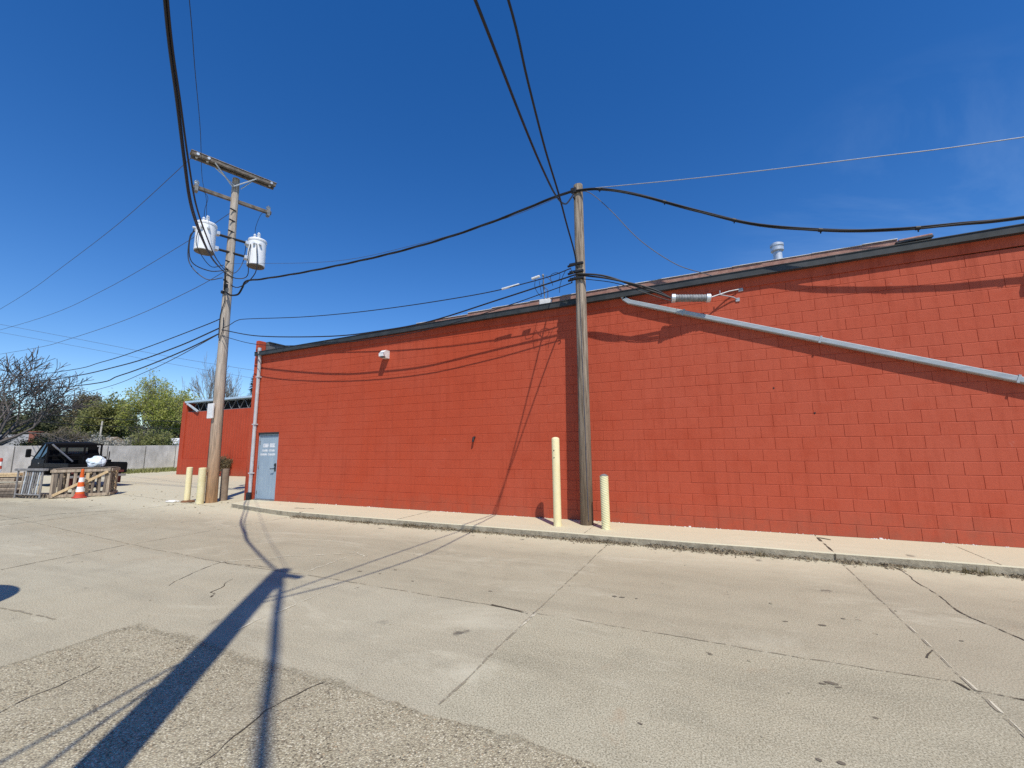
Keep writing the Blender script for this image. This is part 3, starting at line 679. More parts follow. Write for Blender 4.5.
for x in (-1.1, 1.08):
    mb = MB(); Mi = TB @ Matrix.Translation((x, 0, 0)); mb.bbox(-.05, .05, -.1, .1, -.16, .1, .01, 1, Mi); mb.lathe([(.03,.1),(.07,.13),(.05,.17),(.08,.19),(.05,.23),(.03,.27)], (0,0), 12, 0, True, Mi); mb.build('cutout', [M['porcelain'], M['galvdark']], p1)
mb = MB()
for sgn, zz in ((-1,8.87),(-1,8.35),(1,8.87),(1,8.35)):
    a = Vector((-.06,0,zz)); b_ = a+ARM*sgn*.5; mb.tube([a, b_], .045, 8)
for zz in (9.9, 9.5, 9.1, 8.0, 7.7, 7.3, 6.9): mb.tube([(-.04,-.2,zz), (-.05,.0,zz)], .024, 8)
loose(mb, 'bolted_bracket', M['black'], p1)
mb = MB(); mb.bbox(-.21, .07, -.245, -.185, 2.64, 3.12, .01); mb.build('sign_plate', M['white'], p1)
mb = MB(); mb.tube(spline([(-.08,-.15,7.1),(.03,-.15,6.6),(-.1,-.17,6.1),(-.07,-.18,5.3)], 5), .014, 5); mb.tube(spline([(.03,-.14,6.0),(.06,-.15,5.6),(-.03,-.17,5.2)], 5), .012, 5); mb.tube([(-.13,-.12,6),(-.13,-.13,3),(-.13,-.14,.2)], .008, 5); loose(mb, 'ground_wire', M['rubber'], p1)
mb = MB(); mb.bbox(-.02,.07,-.2,-.1,7.05,7.17,.01); mb.bbox(-.16,-.08,-.2,-.1,6.85,6.95,.01); loose(mb, 'clamp', M['black'], p1)

P2 = Vector((-2.27, 8.43, .12))
p2 = thing('utility_pole', 'bare grey wooden utility pole standing between two yellow bollards at the red wall', 'utility pole', P2, 0, 'wooden utility poles')
pole_shaft(7.16, .128, .098, 'w', 5, (.07,0)).build('shaft', M['polegrey'], p2)
mb = MB()
for z in (7.0, 6.82): mb.tube([(.0,-.15,z),(0,.15,z)], .02, 8)
mb.bbox(-.06,.06,-.155,-.1,6.93,7.05,.01)
for z in (5.32, 5.15, 5.0): mb.bbox(-.15,.15,-.15,-.09,z-.025,z+.025,.008); mb.tube([(-.2,-.06,z),(.0,-.1,z)], .025, 8)
loose(mb, 'cable_clamp', M['black'], p2)
mb = MB(); mb.tube([(.07,-.125,.1),(.06,-.12,3),(.05,-.115,5)], .007, 5); mb.build('ground_wire', M['wiregrey'], p2)

PB = Vector((-1.72, -.2, 0))
pb = thing('utility_pole', 'wooden utility pole close behind the viewer whose long shadow crosses the lot', 'utility pole', PB, 0, 'wooden utility poles')
pole_shaft(8.5, .15, .12, 'w', 9, (.12,0)).build('shaft', M['polegrey'], pb)
mb = MB(); mb.bbox(.10, .54, -.05, .05, 8.2, 8.3, .01); mb.build('stub_arm', M['armwood'], pb)
pe = thing('utility_pole', 'distant wooden utility pole at the far left end of the overhead lines', 'utility pole', (-60,13,0), 0, 'wooden utility poles')
pole_shaft(12.4, .2, .13, 'w', 13).build('shaft', M['polegrey'], pe)

# transformers
def transformer(z, sgn, label, lean):
    c = P1+Vector((-.06,-.02,0))+ARM*sgn*.76; t = thing('pole_transformer', label, 'transformer', (c.x, c.y, z), 0, 'transformers hung on the tall pole')
    mb = MB(); mb.lathe([(.25,-.5),(.285,-.48),(.285,.40),(.30,.41),(.30,.44),(.285,.445)], (0,0), 24); tk = mb.build('tank', M['tank'], t)
    mb = MB(); mb.lathe([(.275,-.512),(.22,-.518)], (0,0), 24); mb.build('tank_bottom', M['armwood'], tk)
    mb = MB(); mb.lathe([(.305,.447),(.285,.49),(.15,.55),(.03,.56)], (0,0), 24); mb.build('lid', M['tank'], t)
    mb = MB(); q = -ARM*sgn*.06
    for dx in (-.1, .12):
        pr = [(.03,.52),(.06,.56),(.035,.59),(.06,.62),(.035,.65),(.055,.68),(.02,.74)]; mb.lathe(pr, (dx, -.05), 10)
    loose(mb, 'bushing', M['porcelain'], t)
    mb = MB()
    for a in (-2.6, -1.9, -.9, -.3):
        d = Vector((math.cos(a), math.sin(a), 0)); mb.tube([d*.275+Vector((0,0,.24)), d*.37+Vector((0,0,.24))], [.05,.035], 8)
    loose(mb, 'side_bushing', M['porcelain'], t)
    mb = MB()
    for zz in (.27, -.27): mb.bbox(-.38 if sgn > 0 else .265, -.265 if sgn > 0 else .38, -.1, .1, zz-.06, zz+.06, .01, 0, Matrix.Rotation(rzA, 4, 'Z'))
    loose(mb, 'hanger', M['galv'], t)
    mb = MB(); d0 = Vector((.27,-.2,.22)) if sgn > 0 else Vector((-.27,-.2,.22)); pole_l = -ARM*sgn*.75
    mb.tube(spline([d0, d0+Vector((.12*sgn,-.06,-.25)), d0+Vector((.08*sgn,-.02,-1.1)), pole_l*.4+Vector((0,-.2,-1.42)), pole_l+Vector((0,-.2,-1.25))], 6), .016, 6)
    mb.tube(spline([Vector((.1*sgn,-.3,.2)), Vector((.14*sgn,-.38,-.3)), Vector((.06*sgn,-.3,-.95)), pole_l*.5+Vector((0,-.22,-1.12)), pole_l+Vector((0,-.2,-1.0))], 6), .016, 6)
    mb.tube(spline([Vector((-.15*sgn,-.3,.2)), Vector((-.2*sgn,-.34,-.45)), pole_l*.55+Vector((0,-.24,-.95)), pole_l+Vector((0,-.2,-.8))], 6), .012, 6)
    mb.tube(spline([Vector((-.1,-.05,.74)), Vector((.0,-.1,1.0)), Vector((.1*sgn,0,1.5)), ARM*sgn*.3+Vector((-.16,.06,1.75))], 6), .008, 5)
    loose(mb, 'lead_wire', M['rubber'], t)
transformer(8.62, -1, 'white pole transformer on the left side of the tall pole, rust stained under the wires', 0)
transformer(8.58, 1, 'white pole transformer on the right side of the tall pole, facing the open sky', 0)

# ------------------------------------------------------------------ overhead cables
G = 'overhead cables and wires'
def cable(label, pts, r, mat='rubber', n=6, twist=0, strands=1, sub=7, lash=0, fan=None):
    p = spline(pts, sub); mb = MB()
    if strands == 1: mb.tube(p, r, n)
    else:
        for s_ in range(strands):
            q = []; acc = 0
            for i, v in enumerate(p):
                if i: acc += (p[i]-p[i-1]).length
                d = (p[min(i+1, len(p)-1)]-p[max(i-1, 0)]).normalized(); u = d.cross(Vector((0,0,1)));
                if u.length < .05: u = Vector((1,0,0))
                u.normalize(); w = u.cross(d); a = twist*acc+2*PI*s_/strands; k_ = 1.1 if not fan else 1.1+fan[2]*math.exp(-((i/len(p)-fan[0]-.14)/(fan[1]*.22))**2)
                q.append(v+(u*math.cos(a)+w*math.sin(a))*r*k_)
            mb.tube(q, r, 5)
    if lash:
        acc = 0; nxt = lash*.4
        for i in range(1, len(p)):
            acc += (p[i]-p[i-1]).length
            if acc > nxt:
                d = (p[i]-p[i-1]).normalized(); mb.tube([p[i]-d*.03, p[i]+d*.03], r*2.2, 6); mb.tube([p[i], p[i]-Vector((0,0,r*4.2))], r*.7, 4); nxt += lash
    o = mb.build('overhead_cable', M[mat]); tag(o, label, 'cable', G); return o
cable('thick black bundle of cables dropping from the top left to the tall pole', [(-14.40,8.42,6.95),(-14.2,8.3,7.25),(-13.7,7.98,7.28),(-12.76,7.34,6.95),(-10.49,5.81,6.2),(-8.75,4.64,5.78),(-7.4,3.72,5.6),(-6.57,3.16,5.74),(-5.74,2.6,5.99),(-5.15,2.2,6.15),(-4.6,1.84,6.38),(-3.2,.9,7.2),(-1.7,-.15,8.3)], .0135, strands=3, twist=.12, fan=(.26, .9, 3.0))
cable('thin wire from the top of the sky to the left transformer bushing', [(-14.72,7.83,9.33),(-14.6,7.7,9.9),(-13.6,7.0,9.95),(-11.17,5.6,9.68),(-9.2,4.4,9.5),(-7.62,3.45,9.34),(-4,1.2,9.0),(-1.6,-.1,8.45)], .007)
cable('right one of two black cables falling to the grey pole', [(-2.25,8.30,5.33),(-2.22,8.0,5.58),(-2.11,7.16,5.72),(-1.99,6.32,5.84),(-1.888,5.41,5.99),(-1.765,4.46,6.24),(-1.656,3.65,6.5),(-1.58,2.3,6.7),(-1.55,-.15,6.75)], .016)
cable('left one of two black cables, curving up into the grey pole top', [(-2.27,8.34,7.08),(-2.24,7.95,6.72),(-2.17,7.3,6.22),(-2.015,6.273,5.76),(-1.88,5.2,5.58),(-1.77,4.205,5.56),(-1.6,2.763,5.58),(-1.55,1.2,5.95),(-1.55,-.15,6.6)], .016)
cable('thick black cable bundle sagging between the tall pole and grey pole top', [(-14.32,8.42,6.85),(-13.97,8.4,6.68),(-13.62,8.39,6.66),(-13.42,8.39,6.85),(-13.3,8.39,7.02),(-13.0,8.39,7.03),(-12.46,8.39,6.97),(-10.73,8.37,6.84),(-9.11,8.36,6.77),(-7.48,8.35,6.73),(-6.03,8.34,6.75),(-4.86,8.33,6.82),(-3.79,8.32,6.93),(-2.93,8.31,7.05),(-2.27,8.29,7.1)], .015, strands=3, twist=2.2)
cable('thick black cable bundle sagging from the grey pole top to the right edge', [(-2.27,8.30,7.1),(-1.72,8.36,7.02),(-.91,8.42,6.69),(.17,8.43,6.06),(1.13,8.43,5.56),(2.14,8.43,5.22),(3.04,8.43,5.03),(3.75,8.43,4.95),(4.45,8.43,4.89),(6.5,8.43,4.85),(10,8.43,5.1),(22,8.43,7.1)], .015, strands=3, twist=1.2, lash=1.35)
cable('thin pale grey wire rising straight to the right edge from the pole top', [(-2.2,8.32,7.12),(.22,8.43,6.76),(2.67,8.43,6.39),(4.61,8.43,6.13),(10,8.43,5.6),(22,8.43,5.1)], .008, 'wirepale')
cable('thin grey wire just above the thick bundle left of the grey pole', [(-2.3,8.35,7.15),(-3.11,8.40,7.03),(-4.14,8.42,6.93),(-6.5,8.42,6.85),(-9.5,8.42,6.98),(-14.35,8.5,7.9)], .005, 'wiregrey')
cable('thin wire hanging from the grey pole top down onto the roof edge', [(-2.2,8.35,7.1),(-1.95,8.47,7.06),(-1.55,8.52,6.59),(-.99,8.6,5.82),(-.35,8.68,5.21),(.18,8.75,4.93),(.5,9.0,4.86)], .008, 'wiredark')
cable('upper service wire with white splices between the two poles', [(-14.3,8.42,5.62),(-13.95,8.4,5.66),(-13.55,8.39,5.76),(-13.0,8.39,5.74),(-10.61,8.37,5.46),(-8.64,8.36,5.3),(-6.92,8.34,5.21),(-5.41,8.33,5.17),(-4.32,8.33,5.17),(-3.57,8.32,5.21),(-2.86,8.31,5.27),(-2.38,8.30,5.36)], .011)
cable('thick middle service cable sagging low between the two poles', [(-14.35,8.42,5.56),(-12.35,8.39,5.1),(-9.35,8.36,4.73),(-7.56,8.35,4.66),(-5.98,8.34,4.7),(-4.07,8.32,4.95),(-2.26,8.29,5.2)], .016)
cable('lowest service wire crossing before the roof edge between the two poles', [(-14.35,8.42,5.36),(-12.56,8.39,4.87),(-10.53,8.37,4.6),(-8.24,8.35,4.47),(-5.98,8.34,4.5),(-4.07,8.32,4.74),(-2.86,8.31,4.95),(-2.36,8.30,5.04)], .010)
def splices():
    t = thing('wire_splice', 'white connectors and looped jumpers on the wires beside the grey pole', 'wire splice', (-3.3,8.315,5.23))
    mb = MB(); mb.tube([(-.72,.012,-.045),(-.3,.02,.0)], .024, 8); mb.tube([(.02,.0,.06),(.2,0,.09)], .03, 8); loose(mb, 'connector', M['white'], t)
    mb = MB()
    mb.tube(spline([(.35,0,.08),(.42,0,-.02),(.52,0,-.1),(.64,0,-.06),(.66,0,.06),(.56,0,.1),(.45,0,.04),(.5,0,-.18)], 5), .006, 5)
    mb.tube(spline([(.8,0,.12),(.72,0,-.02),(.66,0,-.2),(.64,0,-.36)], 5), .006, 5); mb.tube(spline([(.1,0,.05),(.08,.03,-.15),(.16,.2,-.3),(.0,.5,.2)], 5), .006, 5)
    mb.tube(spline([(.3,0,.07),(.27,0,-.1),(.3,0,-.36)], 5), .006, 5); mb.tube(spline([(.9,-.05,.12),(.98,-.08,.0),(1.0,-.08,-.12),(.92,-.05,-.2)], 5), .008, 5)
    loose(mb, 'jumper_loop', M['rubber'], t)
splices()
cable('thick service cable from the grey pole down to the ribbed splice case on the wall', [(-2.25,8.30,5.2),(-1.7,8.32,5.05),(-1.2,8.36,4.83),(-.75,8.44,4.63),(-.47,8.53,4.47)], .02, strands=2, twist=3)
cable('second thinner wire drooping from the grey pole to the wall bracket', [(-2.25,8.32,5.12),(-1.5,8.36,4.90),(-.9,8.42,4.60),(-.5,8.5,4.42),(-.3,8.54,4.40)], .008)
def canister():
    a = Vector((-.46,8.53,4.465)); b_ = Vector((.24,8.66,4.40)); d = (b_-a).normalized()
    q = d.to_track_quat('Z', 'Y').to_matrix().to_4x4(); Mx = Matrix.Translation(a) @ q; L_ = (b_-a).length
    t = thing('splice_case', 'grey ribbed splice case hanging under the roof edge above the sloping drain pipe', 'splice case', a)
    Mx = q
    mb = MB(); pr = [(.03,.04)]
    k = .08
    while k < L_-.1: pr += [(.066,k),(.073,k+.012),(.073,k+.03),(.066,k+.042)]; k += .05
    pr += [(.03,L_-.06)]; mb.lathe(pr, (0,0), 16, 0, True, Mx); mb.build('ribbed_body', M['galvdark'], t)
    for z in (.0, L_-.09):
        mb = MB(); mb.lathe([(.05,z),(.083,z+.008),(.083,z+.075),(.05,z+.085)], (0,0), 16, 0, True, Mx); mb.build('end_collar', M['galv'], t)
canister()
# lines leaving to the left
cable('topmost thin line running left from the upper crossarm', [(-14.72,7.26,11.2),(-21.05,8.06,10.8),(-29.3,9.11,10.8),(-34.77,9.8,10.85),(-43.2,10.87,11.25),(-60,13,12.2)], .010, 'wiregrey')
cable('thin line running left from behind the lower crossarm', [(-14.6,8.62,9.98),(-18.48,8.99,9.65),(-26.07,9.72,9.36),(-36,10.7,9.6),(-60,13,11.4)], .010, 'wiregrey')
cable('thin line running left from just below the transformers', [(-14.55,8.62,7.82),(-17.18,8.87,7.56),(-22.62,9.39,7.36),(-29.88,10.09,7.48),(-36.8,10.76,7.8),(-60,13,9.6)], .010, 'wiregrey')
cable('uppermost of four black cables going left from mid height of the tall pole', [(-14.6,8.62,6.1),(-15.94,8.75,6.0),(-20.91,9.23,5.78),(-25.22,9.64,5.70),(-31.52,10.25,5.85),(-60,13,7.5)], .016)
cable('thick second of four black cables going left from the tall pole', [(-14.6,8.62,5.77),(-18.06,8.95,5.46),(-22.97,9.43,5.3),(-32.5,10.35,5.52),(-60,13,7.0)], .022)
cable('third of four black cables going left, drooping behind the bare tree', [(-14.6,8.62,5.58),(-17.85,8.93,5.2),(-22.83,9.41,4.86),(-28.55,9.96,4.85),(-60,13,6.4)], .022)
cable('lowest thinnest of four black cables going left toward the green trees', [(-14.6,8.66,5.62),(-19.49,9.76,5.38),(-23.75,10.73,5.3),(-31.8,12.56,5.35),(-52,17.2,6.2)], .013)
cable('faint high line sloping down to the right across the left edge of the sky', [(-80,11,17.9),(-73,14.35,16.3),(-60.4,20.56,13.5),(-49.8,25.78,11.15),(-36,32,8.6)], .016, 'wiregrey')
cable('faint lower line sloping down to the right below the first faint one', [(-80,12,16.9),(-74.7,14.81,15.7),(-63.6,20.21,13.35),(-51.4,26.22,10.7),(-36,33,7.6)], .014, 'wiregrey')
cable('upper of two dark lines level across the trees behind the fence', [(-80,7,7.6),(-65.5,12.72,6.1),(-58.9,15.9,5.35),(-49.8,20.17,4.56),(-37.3,26,3.9),(-30,29,3.7)], .032)
cable('lower of two dark lines level across the trees behind the fence', [(-80,8,6.6),(-66.4,12.98,5.5),(-59.7,16.18,4.72),(-50.5,20.53,3.9),(-37.8,26.4,3.3),(-30,29.5,3.1)], .03)
# lines leaving behind the viewer (their shadows cross the lot)
cable('heavy cable behind the viewer casting the straight shadow down the lot', [(-1.55,-.2,8.3),(1.6,-2.7,8.2),(10,-9.4,7.9),(22,-18.8,8.3)], .024, strands=3, twist=1.2)
cable('first cable from the rear pole passing behind the viewer', [(-1.65,-.3,5.0),(-1.2,-1.9,4.95),(.5,-8,4.9),(5,-24,5.6)], .014)
cable('second lower cable from the rear pole passing behind the viewer', [(-1.72,-.35,4.3),(-1.12,-1.4,4.2),(2.6,-7,4.2),(13,-22,5.2)], .014)

# ------------------------------------------------------------------ bollards
def bollard(label, x, y, z0, h, r, mat, dome=.3, holes=False, ribs=False, grp='bollards guarding the poles'):
    t = thing('bollard', label, 'bollard', (x, y, z0), 0, grp)
    mb = MB(); n = 22
    if ribs:
        K = 130; nn = 40
        for i in range(K+1):
            z = h*i/K
            for k in range(nn):
                a = 2*PI*k/nn; q = r*(1+.035*math.sin(a*5+z*150)); mb.v.append((q*math.cos(a), q*math.sin(a), z))
        for i in range(K):
            for k in range(nn):
                s_ = math.sin(5*2*PI*(k+.5)/nn+h*(i+.5)/K*150); mb.f.append((i*nn+k, i*nn+(k+1)%nn, (i+1)*nn+(k+1)%nn, (i+1)*nn+k)); mb.m.append(1 if s_ < -.15 else 0); mb.sm.append(True)
        mb.f.append(tuple(K*nn+k for k in range(nn))); mb.m.append(0); mb.sm.append(False)
        mb.build('sleeve', [M['yellow'], M['ribgreen']], t)
        c = MB(); c.lathe([(r*.95,h),(r*.9,h+.012),(r*.5,h+.03),(.01,h+.036)], (0,0), 20); c.build('cap', M['galvdark'], t)
    else:
        pr = [(r,0),(r*1.0,h*.5),(r,h-r*dome)]
        for k in range(1, 6):
            a = PI/2*k/5; pr.append((max(.004, r*math.cos(a)), h-r*dome+r*dome*math.sin(a)))
        mb.lathe(pr, (0,0), n); mb.build('post', mat, t)
        if holes:
            c = MB()
            for z in (h-.26, h-.40): c.tube([(-.01,-r*.985,z),(-.012,-r-.004,z)], .011, 8)
            loose(c, 'bolt_hole', M['black'], t)
    return t
bollard('taller cream yellow bollard left of the grey pole on the walk, with two bolt holes', -2.754, 8.084, .12, 1.70, .077, M['yellow'], .5, True)
bollard('shorter spiral ribbed yellow bollard right of the grey pole on the walk', -1.828, 8.12, .12, .96, .078, None, ribs=True)
ba = bollard('slim yellow bollard with a rusty foot, leftmost of the posts around the tall pole', -15.30, 8.38, 0, 1.10, .085, M['yellow'], .2)
mb = MB(); mb.lathe([(.16,0),(.15,.04),(.1,.06)], (0,0), 12); mb.bbox(.1,.35,-.06,.06,0,.07,.02); mb.build('rusty_foot', M['rust'], ba)
bollard('pale faded yellow bollard standing right in front of the tall pole', -14.42, 8.27, 0, 1.10, .105, M['yellow2'], .2)
bollard('dark brown bollard in the shade behind the tall pole', -14.56, 9.06, 0, 1.02, .115, M['darkpost'], .1)
mb = MB(); rnd = random.Random(2)
mb.bbox(-.2,.22,-.12,.1,0,.05,.03); mb.bbox(-.05,.2,-.16,-.02,.0,.075,.03, 0, Matrix.Rotation(.4,4,'Z')); o = mb.build('concrete_chunk', M['chips'], None, (-15.72,8.2,0)); tag(o, 'flat white chunk of concrete lying left of the slim yellow bollard', 'rubble')
# disc on a post, added unseen left of frame for the oval shadow
dm = thing('shadow_caster', 'added post and round disc, out of frame, casting the oval shadow at the left edge', 'shadow caster', (-6.79,.38,0))
mb = MB(); mb.lathe([(.09,0),(.09,.05),(.045,.07),(.04,2.5)], (0,0), 14); mb.build('post', M['galvdark'], dm)
mb = MB(); mb.lathe([(.78,2.5),(.80,2.53),(.68,2.68),(.3,2.82),(.03,2.86)], (0,0), 36); mb.build('caster_disc', M['galv'], dm)

# ------------------------------------------------------------------ clutter on the left of the lot
cn = thing('traffic_cone', 'tall orange traffic cone with two white bands leaning by the timber crate', 'traffic cone', (-20.45,7.70,0))
def frus(mb, a, b_, f): mb.lathe([(f(a), a), (f(b_), b_)], (0,0), 20)
rf = lambda z: .135-.10*z
mb = MB(); frus(mb, .22, .42, rf)if False else None
mb = MB(); mb.lathe([(rf(.04),.04),(rf(.22),.22)], (0,0), 20); mb.lathe([(rf(.40),.40),(rf(.56),.56)], (0,0), 20); mb.lathe([(rf(.72),.72),(rf(.93),.93),(.045,.94),(.045,1.0),(.03,1.015)], (0,0), 20); loose(mb, 'cone_section', M['orange'], cn)
mb = MB(); mb.lathe([(rf(.221),.221),(rf(.399),.399)], (0,0), 20); mb.build('reflective_band', M['reflect'], cn)
mb = MB(); mb.lathe([(rf(.561),.561),(rf(.719),.719)], (0,0), 20); mb.build('reflective_band', M['reflect'], cn)
mb = MB(); mb.bbox(-.165,.165,-.165,.165,0,.045,.02); mb.lathe([(.155,.045),(rf(.04),.15)], (0,0), 20); mb.build('cone_base', M['conered'], cn)

ang = math.atan2(8.44-7.18, -20.34+21.24)
cr = thing('timber_crate', 'open slatted timber crate standing on the lot beside the traffic cone', 'crate', (-21.24,7.18,0), ang)
LX, LY, H = 1.56, 1.0, 1.02
for x in (.04, LX-.04):
    for y in (.04, LY-.04):
        mb = MB(); mb.bbox(x-.045, x+.045, y-.045, y+.045, 0, H, .006); mb.build('corner_post', M['crate'], cr)
rnd = random.Random(6)
def side(x0, y0, x1, y1, n, seed):
    d = Vector((x1-x0, y1-y0, 0)); L_ = d.length; Mx = Matrix.Translation((x0, y0, 0)) @ Matrix.Rotation(math.atan2(d.y, d.x), 4, 'Z')
    for z in (.03, H-.12):
        mb = MB(); mb.bbox(.0, L_, -.05, -.02, z, z+.10, .005, 0, Mx); mb.build('rail', M['crate'], cr)
    for i in range(n):
        x = .1+(L_-.2)*i/(n-1)+rnd.uniform(-.02,.02); w = rnd.uniform(.035,.055); T = Mx @ Matrix.Translation((x,0,.5)) @ Matrix.Rotation(rnd.uniform(-.05,.05),4,'Y')
        mb = MB(); mb.bbox(-w, w, -.018, .006, -.42, .44, .004, 0, T); mb.build('slat', rnd.choice([M['crate'], M['crate'], M['cratedark'], M['cratepale']]), cr)
side(0, 0, LX, 0, 9, 1); side(0, LY, LX, LY, 7, 2); side(0, LY, 0, 0, 5, 3); side(LX, 0, LX, LY, 5, 4)
for (a, b_) in (((.1,.1),(.95,.62)), ((.75,.42),(1.5,.9))):
    dx, dz = b_[0]-a[0], b_[1]-a[1]; T = Matrix.Translation((a[0],-.064,a[1])) @ Matrix.Rotation(-math.atan2(dz,dx),4,'Y')
    mb = MB(); mb.bbox(0, math.hypot(dx,dz), -.014, .012, -.045, .045, .004, 0, T); mb.build('brace', M['cratepale'], cr)
mb = MB()
for i in range(7): mb.bbox(.0, LX, .02+i*.14, .12+i*.14, H+.002, H+.022, .004)
mb.build('deck_board', M['cratedark'], cr)
# crumpled sack on the crate
def sack():
    import bmesh
    bm = bmesh.new(); bmesh.ops.create_icosphere(bm, subdivisions=4, radius=1)
    for v in bm.verts:
        p = v.co.copy(); k = 1+.28*mnoise.noise(p*1.7+Vector((3,1,0)))+.14*mnoise.noise(p*4.2)
        v.co = Vector((p.x*.28*k, p.y*.2*k, max(-.16, p.z*.24*k)))
        v.co.z += .1*max(0, -v.co.x)
    me = bpy.data.meshes.new('plastic_sack'); bm.to_mesh(me); bm.free(); me.materials.append(M['bag'])
    for p_ in me.polygons: p_.use_smooth = True
    me.set_sharp_from_angle(angle=math.radians(24))
    o = bpy.data.objects.new('plastic_sack', me); COL.objects.link(o); o.location = Matrix.Translation((-21.24,7.18,0)) @ Matrix.Rotation(ang,4,'Z') @ Vector((1.0,.5,H+.19)); o.rotation_euler = (0,-.12,ang-.1)
    tag(o, 'crumpled pale white plastic sack lying on top of the timber crate', 'sack')
sack()
# steel rack left of the crate
rk = thing('steel_rack', 'low grey steel barrier rack between the lumber pile and the timber crate', 'rack', (-21.46,7.02,0), math.atan2(-.2,-1.5))
mb = MB(); 
mb.tube([(0,0,.0),(0,0,.98)], .028, 8); mb.tube([(1.4,0,.0),(1.4,0,.98)], .028, 8); mb.bbox(-.2,1.55,-.05,.05,.97,1.05,.01); mb.tube([(0,0,.14),(1.4,0,.14)], .024, 8)
mb.build('frame', M['rackgrey'], rk)
for i in range(9):
    mb = MB(); x = .12+i*.13; mb.bbox(-.028,.028,-.012,.012,0,.8,.003,0, Matrix.Translation((x,0,.15)) @ Matrix.Rotation(-.14,4,'Y')); mb.build('bar', M['galv'] if i % 3 == 1 else (M['crate'] if i % 4 == 0 else M['rackgrey']), rk)
# lumber pile: each board its own thing
kinds = [('dark','cratedark'),('grey brown','crate'),('yellow tan','cratepale')]
rnd = random.Random(15); la = math.radians(22); zc = .0
names = ['bottom','second','third','fourth','fifth','sixth','seventh','eighth','ninth','tenth','top']
seqm = [0,0,0,0,1,0,1,1,1,2,2]
ring = random.Random(3)
for i in range(11):
    h = .062 if i not in (2, 5) else .09; L_ = rnd.uniform(2.9, 3.6)
    if i == 0: L_ = 4.6
    end = Vector((-23.2,7.25,0))+Vector((math.cos(la), math.sin(la), 0))*(rnd.uniform(-.25,.2)+(1.5 if i < 2 else 0))
    mb = MB(); mb.bbox(-L_, 0, -.3 if i > 3 else -.45, rnd.uniform(.0,.25), 0, h, .006)
    nm, mt = kinds[seqm[i]]
    o = mb.build('board', M[mt], None, (end.x, end.y, zc)); o.rotation_euler = (0, rnd.uniform(-.012,.012), la+rnd.uniform(-.05,.05))
    tag(o, '%s board, %s in the lumber pile at the left edge' % (nm, names[i]+(' layer' if i not in (0, 10) else 'most layer')), 'board', 'boards of the lumber pile'); zc += h+rnd.choice([.004,.02,.06])*.8
mk = thing('marker_post', 'short red and white striped marker post behind the lumber pile', 'marker post', (-40.34,11.22,0))
mb = MB(); mb.lathe([(.2,0),(.2,.08),(.1,.09),(.1,.35)], (0,0), 14); mb.lathe([(.1,.6),(.1,.8)], (0,0), 14); mb.lathe([(.1,1.05),(.1,1.22),(.06,1.28)], (0,0), 14); mb.build('post', M['conered'], mk)
mb = MB(); mb.lathe([(.099,.35),(.099,.6)], (0,0), 14); mb.lathe([(.099,.8),(.099,1.05)], (0,0), 14); mb.build('reflective_band', M['reflect'], mk)

# ------------------------------------------------------------------ flatbed truck, seen from behind
tr = thing('flatbed_truck', 'black flatbed truck parked behind the timber crate, seen from its rear', 'truck', (-28.05,10.25,0), math.radians(176))
mb = MB()   # x forward, y left; cab body
def loft(mb, secs, mi=0, close=True):
    b = len(mb.v); n = len(secs[0])
    for s_ in secs: mb.v += [tuple(p) for p in s_]
    for i in range(len(secs)-1):
        for k in range(n): mb.f.append((b+i*n+k, b+i*n+(k+1)%n, b+(i+1)*n+(k+1)%n, b+(i+1)*n+k)); mb.m.append(mi); mb.sm.append(False)
    mb.f.append(tuple(b+k for k in range(n))[::-1]); mb.m.append(mi); mb.sm.append(False)
    mb.f.append(tuple(b+(len(secs)-1)*n+k for k in range(n))); mb.m.append(mi); mb.sm.append(False)
def rect(x0, x1, y, z): return [(x0,-y,z),(x1,-y,z),(x1,y,z),(x0,y,z)]
loft(mb, [rect(.35,2.0,.96,.55), rect(.3,2.05,1.0,.8), rect(.3,2.05,1.0,1.25), rect(.32,2.0,.97,1.32)])
loft(mb, [rect(1.98,2.75,.90,.55), rect(2.0,2.8,.92,.75), rect(2.0,2.78,.90,.92), rect(2.0,2.7,.82,1.0)])
loft(mb, [rect(.42,1.55,.78,2.02), rect(.46,1.5,.74,2.08), rect(.6,1.4,.62,2.11)])
for sy in (-1, 1):
    mb.tube([(.34,sy*.95,1.3),(.44,sy*.77,2.03)], .05, 6); mb.tube([(1.95,sy*.95,1.3),(1.52,sy*.77,2.03)], .045, 6); mb.tube([(1.1,sy*.96,1.3),(1.05,sy*.78,2.03)], .035, 6)
mb.build('cab', M['truck'], tr)
mb = MB(); mb.face([(.35,-.9,1.33),(.35,.9,1.33),(.43,.74,2.0),(.43,-.74,2.0)]); mb.bbox(.30,.36,-.94,.94,1.3,1.52,.01,1); mb.bbox(.36,.41,-.84,.84,1.84,2.02,.01,1); mb.bbox(.33,.38,-.90,-.52,1.5,1.86,.01,1); mb.bbox(.33,.38,.52,.90,1.5,1.86,.01,1); mb.bbox(.365,.37,-.5,.5,1.54,1.82,.002,2); mb.build('rear_window', [M['glass'], M['truck'], M['glasspale']], tr)
mb = MB(); mb.face([(1.93,-.9,1.33),(1.93,.9,1.33),(1.52,.74,2.0),(1.52,-.74,2.0)]); mb.build('windscreen', M['glass'], tr)
